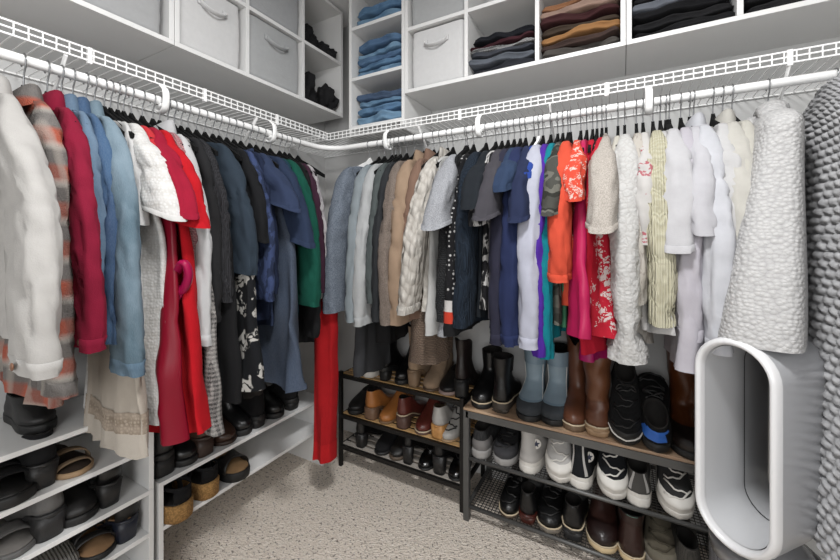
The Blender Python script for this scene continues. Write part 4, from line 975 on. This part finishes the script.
# wooden top of the wide rack
SB('chelsea_boot', 'black ankle boot toe out at left end of the wooden rack top', 'boot', 477, 'r1', True, K1, RUBBER_K, shaft=.17, cat='boot', opt={'welt': WEL, 'gore': K3})
SB('chelsea_boot', 'black ankle boot heel out on wooden rack top, beside its mate', 'boot', 499, 'r1', False, K1, plain('dark_sole', '3a342e', .6), shaft=.175, cat='boot', opt={'welt': WEL, 'gore': K3, 'st': .03, 'tab': K3}, heel=.012)
G1 = LEA('8aa0af', .5); G2 = LEA('9cb0bd', .5); LIN = fabric('141414', 'fleece')
SB('snow_boot', 'blue-grey pull-on boot with black lining, left of its pair', 'boot', 525, 'r1', True, G1, RUBBER_K, L=.25, Wd=.05, shaft=.22, cat='boot', inset=.0, opt={'flare': .02, 'toecap': fabric('3b4045', 'leather'), 'tc': 7, 'tw': 9, 'panel': G2, 'pipe': 1, 'lining': LIN})
SB('snow_boot', 'blue-grey pull-on boot with black lining, right of its pair', 'boot', 550, 'r1', True, G1, RUBBER_K, L=.25, Wd=.05, shaft=.22, cat='boot', inset=.012, opt={'flare': .02, 'toecap': fabric('3b4045', 'leather'), 'tc': 7, 'tw': 9, 'panel': G2, 'pipe': 1, 'lining': LIN})
SB('western_boot', 'brown western boot toe out on wooden rack top', 'boot', 571, 'r1', True, BR1, plain('brown_sole', '5f4c3a', .6), L=.27, shaft=.30, cat='boot', inset=.006, opt={'flare': .015, 'slouch': 1, 'vee': .05, 'welt': WEL})
SB('western_boot', 'brown western boot heel out on wooden rack top, beside black trainers', 'boot', 597, 'r1', False, BR2, plain('tan_sole', '8d7358', .6), L=.27, Wd=.052, shaft=.30, heel=.02, cat='boot', inset=.004, opt={'flare': .015, 'slouch': 1, 'vee': .05, 'welt': WEL, 'heelcap': BR1, 'hc': 16, 'st': .014})
MESHK = fabric('1b1b1c', 'mesh', '050505')
SB('running_shoe', 'black running shoe with white sole edge, toe out on wooden top', 'low', 624, 'r1', True, MESHK, RUBBER_K, L=.29, Wd=.054, inset=.0, laces=K2, opt={'st': .03, 'toecap': RUBBER_K, 'tc': 5, 'foxing': None, 'welt': RUBBER_W, 'nl': 6, 'tilt': 36})
SB('running_shoe', 'black running shoe with bright blue heel flash on wooden top', 'low', 657, 'r1', False, MESHK, RUBBER_K, L=.29, Wd=.054, inset=.0, laces=K2, opt={'st': .032, 'swoosh': plain('blue_flash', '2b62b8', .5), 'nl': 5, 'tilt': -30})
SB('riding_boot', 'tall reddish brown boot at right end of wooden top by fan', 'boot', 691, 'r1', True, LEA('6e3c1c', .38), RUBBER_K, L=.27, Wd=.054, shaft=.30, cat='boot', inset=.002, opt={'flare': .014, 'toecap': LEA('1f1613', .45), 'tc': 10, 'tw': 12, 'slouch': 1})
# middle tier of the wide rack
WC, KC, GC = fabric('d9d6d2', 'canvas'), fabric('1e2024', 'canvas'), fabric('5d5b58', 'canvas')
SB('sport_sneaker', 'dark grey sneaker heel out at left end of rack middle tier', 'low', 478, 'r2', False, fabric('3b3b3c', 'mesh', '1c1c1d'), plain('grey_foam', '8a8886', .7, 0, .1), opt={'st': .032, 'heelcap': plain('grey_foam2', '6b6968', .6)}, laces=K2)
SB('sport_sneaker', 'dark grey sneaker toe out beside white high-top on middle tier', 'low', 500, 'r2', True, fabric('2f2f31', 'mesh', '18181a'), plain('grey_foam', '8a8886', .7), L=.27, Wd=.048, laces=K2, opt={'st': .026, 'toecap': fabric('47474a', 'suede'), 'tc': 8})
SB('high_top_sneaker', 'white canvas high-top with round ankle badge, heel out', 'high', 525, 'r2', False, WC, RUBBER_W, laces=WC, opt={'st': .03, 'badge': plain('navy_star', '2a2f45', .6), 'foxing': RUBBER_W, 'heelcap': WC}, turn=-14)
SB('high_top_sneaker', 'white canvas high-top with white laces, toe out', 'high', 550, 'r2', True, WC, RUBBER_W, Wd=.049, laces=RUBBER_W, opt={'st': .03, 'toecap': RUBBER_W, 'foxing': RUBBER_W, 'tongue': WC, 'nl': 7, 'tilt': 22}, turn=6)
SB('high_top_sneaker', 'black canvas high-top with round star badge, heel out', 'high', 578, 'r2', False, KC, RUBBER_W, laces=RUBBER_W, opt={'st': .03, 'badge': plain('navy_star', '2a2f45', .6), 'foxing': RUBBER_W, 'stripe': plain('grey_tape', 'a9a7a4', .7)}, turn=-8)
SB('high_top_sneaker', 'black canvas high-top with white laces and toe cap, toe out', 'high', 606, 'r2', True, KC, RUBBER_W, Wd=.049, laces=RUBBER_W, opt={'st': .03, 'toecap': RUBBER_W, 'foxing': RUBBER_W, 'nl': 7, 'tilt': 22}, turn=4)
SB('canvas_sneaker', 'grey canvas low sneaker heel out on rack middle tier', 'low', 639, 'r2', False, GC, RUBBER_W, laces=RUBBER_W, opt={'st': .032, 'foxing': RUBBER_W, 'stripe': plain('grey_tape', 'a9a7a4', .7)})
SB('canvas_sneaker', 'dark canvas low sneaker with white laces, rightmost on middle tier', 'low', 670, 'r2', True, fabric('3a3a3a', 'canvas'), RUBBER_W, Wd=.05, laces=RUBBER_W, opt={'st': .03, 'toecap': RUBBER_W, 'foxing': RUBBER_W, 'nl': 6, 'tilt': 22}, turn=4)
# bottom tier of the wide rack
SB('oxford_shoe', 'black lace-up oxford toe out, leftmost on rack bottom tier', 'low', 505, 'r3', True, K1, plain('thin_sole', '4d4136', .6), L=.26, Wd=.042, laces=K2, opt={'st': .012, 'welt': WEL, 'nl': 5})
SB('oxford_shoe', 'black oxford with reddish brown heel, heel out on bottom tier', 'low', 526, 'r3', False, K1, LEA('4c2018', .4), heel=.025, Wd=.042, opt={'st': .012})
SB('derby_shoe', 'black rounded derby shoe toe out on rack bottom tier', 'low', 546, 'r3', True, K1, plain('grey_welt_sole', '6f685f', .6), L=.265, Wd=.05, laces=K2, opt={'st': .018, 'welt': WEL, 'nl': 5})
SB('derby_shoe', 'black derby with pale welt and stacked heel, heel out', 'low', 572, 'r3', False, K1, LEA('232325', .6), heel=.03, Wd=.046, opt={'st': .016, 'welt': WEL})
CH = LEA('38221d', .35)
SB('moccasin_boot', 'dark brown moccasin boot with cream sole, toe out', 'boot', 600, 'r3', True, CH, plain('cream_sole', 'c6b18c', .65), L=.27, Wd=.052, shaft=.14, cat='boot', opt={'st': .022, 'toecap': LEA('241412', .35), 'tc': 9, 'welt': WEL})
SB('moccasin_boot', 'dark brown moccasin boot with cream sole, heel out', 'boot', 632, 'r3', False, CH, plain('cream_sole', 'c6b18c', .65), L=.27, Wd=.05, shaft=.14, cat='boot', opt={'st': .022, 'welt': WEL, 'tab': plain('mint_tab', '6f9f90', .7)})
OL = fabric('6b6456', 'suede')
SB('hiking_shoe', 'olive grey hiking shoe toe out, partly hidden by fan base', 'low', 661, 'r3', True, OL, plain('grey_lug', '77736c', .8), L=.28, Wd=.05, laces=fabric('5a5447'), opt={'st': .028, 'toecap': fabric('7b7567', 'suede'), 'tc': 6, 'tongue': OL})
SB('hiking_shoe', 'grey hiking shoe heel out, rightmost on bottom tier by fan', 'low', 691, 'r3', False, fabric('55524d', 'mesh', '2b2a28'), plain('grey_lug', '77736c', .8), L=.27, opt={'st': .03})
# bamboo rack, top
SB('canvas_sneaker', 'white sneaker heel out at left end of bamboo rack top', 'low', 366, 'm1', False, WC, RUBBER_W, opt={'st': .032, 'foxing': RUBBER_W})
SB('ankle_boot', 'black ankle boot heel out on bamboo rack top, left part', 'boot', 382, 'm1', False, K1, RUBBER_K, heel=.045, shaft=.16, cat='boot', Wd=.036)
SB('ankle_boot', 'black ankle boot toe out beside tan boots on bamboo rack', 'boot', 397, 'm1', True, K1, RUBBER_K, shaft=.17, cat='boot', heel=.045, Wd=.04)
TP = fabric('a89078', 'suede')
SB('sock_boot', 'taupe suede boot heel out on bamboo rack top', 'boot', 411, 'm1', False, TP, LEA('93795f', .6), heel=.07, shaft=.2, Wd=.037, cat='boot', opt={'st': .01})
SB('sock_boot', 'taupe suede boot toe out on bamboo rack top', 'boot', 426, 'm1', True, TP, LEA('6b5746', .6), heel=.06, shaft=.2, Wd=.042, cat='boot', opt={'st': .01})
SB('loafer', 'black loafer with pale sole edge on bamboo rack top', 'slip', 443, 'm1', True, K2, plain('pale_pink_sole', '8d7a74', .7), opt={'st': .014})
SB('ankle_boot', 'dark brown tall-heeled boot at right end of bamboo rack top', 'boot', 459, 'm1', False, LEA('231c1b', .4), RUBBER_K, heel=.07, shaft=.17, Wd=.037, cat='boot', opt={'st': .01, 'ht': .9})
# bamboo rack, middle
SB('ankle_boot', 'black boot at left end of bamboo rack middle tier', 'slip', 350, 'm2', True, K2, RUBBER_K)
CK = fabric('7c5f49', 'cork')
SB('ankle_bootie', 'tan leather bootie with block heel, heel out on bamboo rack', 'low', 368, 'm2', False, TAN, LEA('7d5f48', .6), heel=.05, cat='shoe', Wd=.044, opt={'st': .008, 'hl': .07, 'ht': .95})
SB('ankle_bootie', 'tan leather bootie toe out on bamboo rack', 'low', 385, 'm2', True, TAN, LEA('8a6a4a', .6), heel=.05, Wd=.042, opt={'st': .01, 'hl': .07}, turn=-6)
BG = LEA('6a322b', .35)
SB('ankle_bootie', 'burgundy bootie with stacked heel, heel out on bamboo rack', 'low', 400, 'm2', False, BG, LEA('5c4238', .6), heel=.05, Wd=.04, opt={'st': .012, 'welt': WEL, 'hl': .07, 'ht': .95})
SB('ankle_bootie', 'burgundy bootie with pale welt, toe out on bamboo rack', 'low', 418, 'm2', True, BG, LEA('6c5146', .6), heel=.045, Wd=.042, opt={'st': .012, 'welt': WEL})
WL = LEA('cfccc7', .4)
SB('heeled_oxford', 'white leather oxford with wooden block heel, heel out', 'low', 436, 'm2', False, WL, wood('heel_wood', '9a6a38', 'b98a52', 'Z'), heel=.055, Wd=.043, opt={'st': .006, 'hl': .065, 'ht': .9, 'lining': fabric('6f5d49')})
SB('heeled_oxford', 'white leather oxford with laces, toe out by the grey post', 'low', 450, 'm2', True, WL, plain('tan_edge', '9a7f60', .6), heel=.05, Wd=.042, laces=plain('black_lace', '262626', .8), opt={'st': .008, 'nl': 5}, turn=-8)
# bamboo rack, bottom
SB('heeled_pump', 'black heeled shoe, leftmost on bamboo rack bottom tier', 'low', 358, 'm3', False, K1, K2, heel=.06, Wd=.038, opt={'st': .008})
SB('heeled_pump', 'black suede shoe toe out, second on bamboo rack bottom tier', 'slip', 377, 'm3', True, K3, K2, heel=.03, Wd=.044, opt={'st': .012})
SB('heeled_pump', 'black rounded shoe toe out, third on bamboo rack bottom tier', 'slip', 392, 'm3', True, K2, plain('thin_sole', '4d4136', .6), heel=.03, Wd=.044, opt={'st': .014})
SB('heeled_pump', 'black shoe with slim tall heel at middle of bottom tier', 'pump', 406, 'm3', False, K1, K2, heel=.075, Wd=.034, opt={'st': .006, 'hl': .04})
SB('heeled_pump', 'black patent shoe toe out, left of tall block heel', 'pump', 421, 'm3', True, LEA('101011', .18), K2, heel=.05, Wd=.04, opt={'st': .008})
SB('block_heel', 'black shoe with tall block heel near right end of bottom tier', 'low', 437, 'm3', False, K1, K2, heel=.075, Wd=.04, opt={'st': .006, 'hl': .055})
SB('block_heel', 'black patent shoe toe out, rightmost on bamboo rack bottom tier', 'pump', 452, 'm3', True, LEA('101011', .2), K2, heel=.05, Wd=.042, opt={'st': .008})
# low shelves on the left wall
SL('chunky_boot', 'chunky black boot heel out at near end of two-tier shelf', 'boot', 167, .3515, False, K2, RUBBER_K, heel=.055, shaft=.14, Wd=.046, cat='boot', opt={'st': .022, 'hl': .085, 'ht': .95}, inset=.02)
SL('chunky_boot', 'black boot toe out beside brown clog on two-tier shelf', 'boot', 190, .3515, True, K1, RUBBER_K, heel=.04, shaft=.13, Wd=.046, cat='boot', opt={'st': .022})
SL('clog', 'brown leather clog with block heel, heel out', 'low', 208, .3515, False, LEA('4b352a', .4), LEA('3a281f', .5), heel=.06, Wd=.043, opt={'st': .012, 'hl': .075, 'ht': .95})
SL('clog', 'brown leather clog toe out on two-tier shelf', 'low', 230, .3515, True, LEA('4b352a', .35), LEA('3a281f', .5), heel=.04, Wd=.046, opt={'st': .014})
for u, w, tq in ((247, 'first of four past the brown clogs', True), (262, 'second of four past the brown clogs', False), (280, 'third of four past the brown clogs', True), (296, 'last of four, by the scarlet garment', False)):
    SL('black_bootie', 'black bootie on two-tier shelf, '+w, 'boot', u, .3515, tq, K1 if tq else K3, RUBBER_K, heel=.03, shaft=.12, Wd=.042, cat='boot')
CORK = fabric('c99c62', 'cork')
SL('wedge_sandal', 'black strappy sandal on cork platform at near end of bottom shelf', 'sandal', 187, .2015, False, K3, CORK, heel=.012, Wd=.052, cat='sandal', inset=-.035, turn=8, opt={'plat': .036, 'wedge': 1, 'platmat': CORK, 'foot': K2, 'st': .01, 'ankle': .06, 'buckle': 1, 'straps': [(.74, .045, .05, .04), (.62, .055, .04, -.05), (.35, .06, .025, .0)]})
SL('wedge_sandal', 'black strappy sandal on cork platform, second from near end', 'sandal', 213, .2015, False, K3, CORK, heel=.012, Wd=.05, cat='sandal', inset=-.01, opt={'plat': .036, 'wedge': 1, 'platmat': CORK, 'foot': K2, 'st': .01, 'ankle': .06, 'straps': [(.74, .045, .05, .04), (.62, .055, .04, -.05), (.35, .06, .025, .0)]})
SL('slide_sandal', 'black crossed-strap sandal with tan footbed on bottom shelf', 'sandal', 243, .2015, True, K2, RUBBER_K, Wd=.05, cat='sandal', inset=-.02, heel=.04, opt={'plat': .012, 'platmat': RUBBER_K, 'wedge': 1, 'foot': fabric('a3825d', 'suede'), 'ankle': .07, 'straps': [(.70, .045, .045, .07), (.68, .046, .045, -.07)]})
# the near shelf unit
SL('flat_slipper', 'dark slip-on shoe under the plaid shirt on topmost near shelf', 'slip', 42, .6240, True, K2, RUBBER_K, L=.22, Wd=.038, inset=.06)
SL('black_mule', 'wide black mule at left end of second near shelf', 'sandal', 12, .4855, True, K3, RUBBER_K, Wd=.055, inset=.0, opt={'st': .026, 'foot': K2, 'straps': [(.76, .05, .06, 0), (.6, .06, .06, 0)]})
SL('black_heel', 'black block-heeled shoe heel out on second near shelf', 'low', 46, .4855, False, K3, K2, heel=.06, Wd=.042, opt={'st': .01, 'hl': .06, 'ht': .75}, inset=.02)
SL('tan_sandal', 'tan flat sandal below the beige tunic on second near shelf', 'sandal', 78, .4855, True, fabric('8d7861', 'suede'), plain('tan_edge', '9a7f60', .6), Wd=.046, cat='sandal', opt={'st': .014, 'foot': fabric('3a2f27', 'suede'), 'straps': [(.86, .025, .02, 0), (.7, .045, .03, .04)]})
GRL = LEA('6d6c6b', .4)
SL('grey_heel', 'grey open-backed block heel, heel out on third near shelf', 'pump', 53, .3465, False, GRL, LEA('2a2a2b', .5), heel=.06, Wd=.044, opt={'st': .012, 'hl': .075, 'ht': .85}, inset=.01)
SL('grey_heel', 'grey sandal toe out at left end of third near shelf', 'sandal', 16, .3465, True, GRL, LEA('6d6c6b', .5), Wd=.046, cat='sandal', opt={'st': .014, 'foot': fabric('8b8783', 'suede'), 'straps': [(.72, .04, .06, 0)]})
SL('black_flat', 'black round-toed shoe on third near shelf between heels', 'slip', 82, .3465, True, K2, RUBBER_K, Wd=.05, opt={'st': .02})
SL('strappy_heel', 'black strappy high heel, heel out on third near shelf', 'sandal', 113, .3465, False, K1, K2, heel=.065, Wd=.04, cat='sandal', opt={'st': .008, 'hl': .055, 'ht': .7, 'ankle': .06, 'buckle': 1, 'straps': [(.7, .04, .03, 0), (.3, .05, .015, 0)]}, inset=.015)
SL('grey_flat', 'grey pleated flat shoe toe out on lowest visible near shelf', 'slip', 62, .2095, True, fabric('77746f', 'pleat', None, None, 1.4), plain('grey_foam', '8a8886', .7), Wd=.05, opt={'st': .014})
SL('footbed_sandal', 'black sandal with tan footbed toe out on lowest near shelf', 'sandal', 102, .2095, True, K2, RUBBER_K, Wd=.048, cat='sandal', opt={'st': .016, 'foot': fabric('a3805e', 'suede'), 'straps': [(.78, .04, .03, .05), (.62, .05, .03, -.05)]})
SL('block_heel_sandal', 'black sandal with dark blue block heel on lowest near shelf', 'sandal', 130, .2095, False, K2, LEA('1b2130', .4), heel=.06, Wd=.04, cat='sandal', opt={'st': .01, 'hl': .06, 'foot': fabric('a3805e', 'suede'), 'ankle': .06, 'straps': [(.72, .04, .035, 0), (.3, .05, .015, 0)]}, inset=.015)

# ------------------------------------------------------------------ tower fan / air purifier by the rack
FX, FY = .306, 1.205
fan = thing('tower_fan', 'silver bladeless tower fan with open loop beside the shoe rack', 'fan', (FX, FY, 0), 0)
def cyl(rings, n=48, caps=(True, True)):
    bm = bmesh.new(); loft(bm, [[Vector((r*math.cos(2*PI*k/n), r*math.sin(2*PI*k/n), z)) for k in range(n)] for r, z in rings], *caps); return bm
t = NT('perforated_shroud', .4, .3); v = t.voro(210, None, .05); t.color(t.mix(t.step(v, .28, .42), srgb('1a1a1b'), srgb('77777a'))); t.bump(v, .5, .002)
obj('base_foot', cyl([(.10, .001), (.105, .02), (.105, .04)]), plain('fan_grey', '8c8d90', .35, .2), fan)
obj('filter_shroud', cyl([(.108, .041), (.109, .06), (.109, .365), (.107, .37)]), t.m, fan)
obj('base_rim', cyl([(.1095, .3705), (.1095, .398), (.104, .403), (.09, .405)]), plain('fan_silver', '97989a', .25, .45), fan)
obj('collar_dome', cyl([(.09, .405), (.085, .418), (.06, .430), (.03, .435)]), plain('fan_silver', '97989a', .25, .45), fan)
# loop: stadium tube along its axis
head = bpy.data.objects.new('loop_head', None); C.objects.link(head); head.parent = fan; head.empty_display_size = .05
head.location = (0, 0, .425); head.rotation_euler = (0, 0, math.radians(-41))   # local -y = out of the loop's mouth
LWD, LHT = .087, .50
def stad(hw, z0, z1, y, n=16):
    r = []; 
    for k in range(n+1): a = PI*k/n; r.append(Vector((hw*math.cos(a), y, z1-hw+hw*math.sin(a))))
    for k in range(n+1): a = PI+PI*k/n; r.append(Vector((hw*math.cos(a), y, z0+hw+hw*math.sin(a))))
    return r
D = .13
bm = bmesh.new(); loft(bm, [stad(LWD-.012, .012, LHT-.012, D), stad(LWD, 0, LHT, D-.02), stad(LWD, 0, LHT, -D+.02)]); obj('loop_shell', bm, plain('fan_shell', 'b9babd', .3, .25), head)
bm = bmesh.new(); loft(bm, [stad(LWD, 0, LHT, -D+.02), stad(LWD-.002, .002, LHT-.002, -D+.006), stad(LWD-.008, .008, LHT-.008, -D), stad(LWD-.013, .013, LHT-.013, -D), stad(LWD-.0175, .0175, LHT-.0175, -D+.008), stad(LWD-.0185, .0185, LHT-.0185, -D+.022)]); obj('loop_rim', bm, plain('fan_rim', 'd2d2d3', .28, .05), head)
bm = bmesh.new(); loft(bm, [stad(LWD-.020, .020, LHT-.020, -D+.018), stad(LWD-.024, .024, LHT-.024, 0), stad(LWD-.030, .030, LHT-.030, D-.004), stad(LWD-.012, .012, LHT-.012, D)]); obj('loop_inner', bm, plain('fan_inner', 'c3c4c6', .35, .1), head)
bm = bmesh.new()
s_ = stad(LWD-.0262, .0262, LHT-.0262, .03); s2 = stad(LWD-.0264, .0264, LHT-.0264, .034)
loft(bm, [s_, s2]); obj('air_slit', bm, plain('slit_dark', '3a3a3c', .5), head)
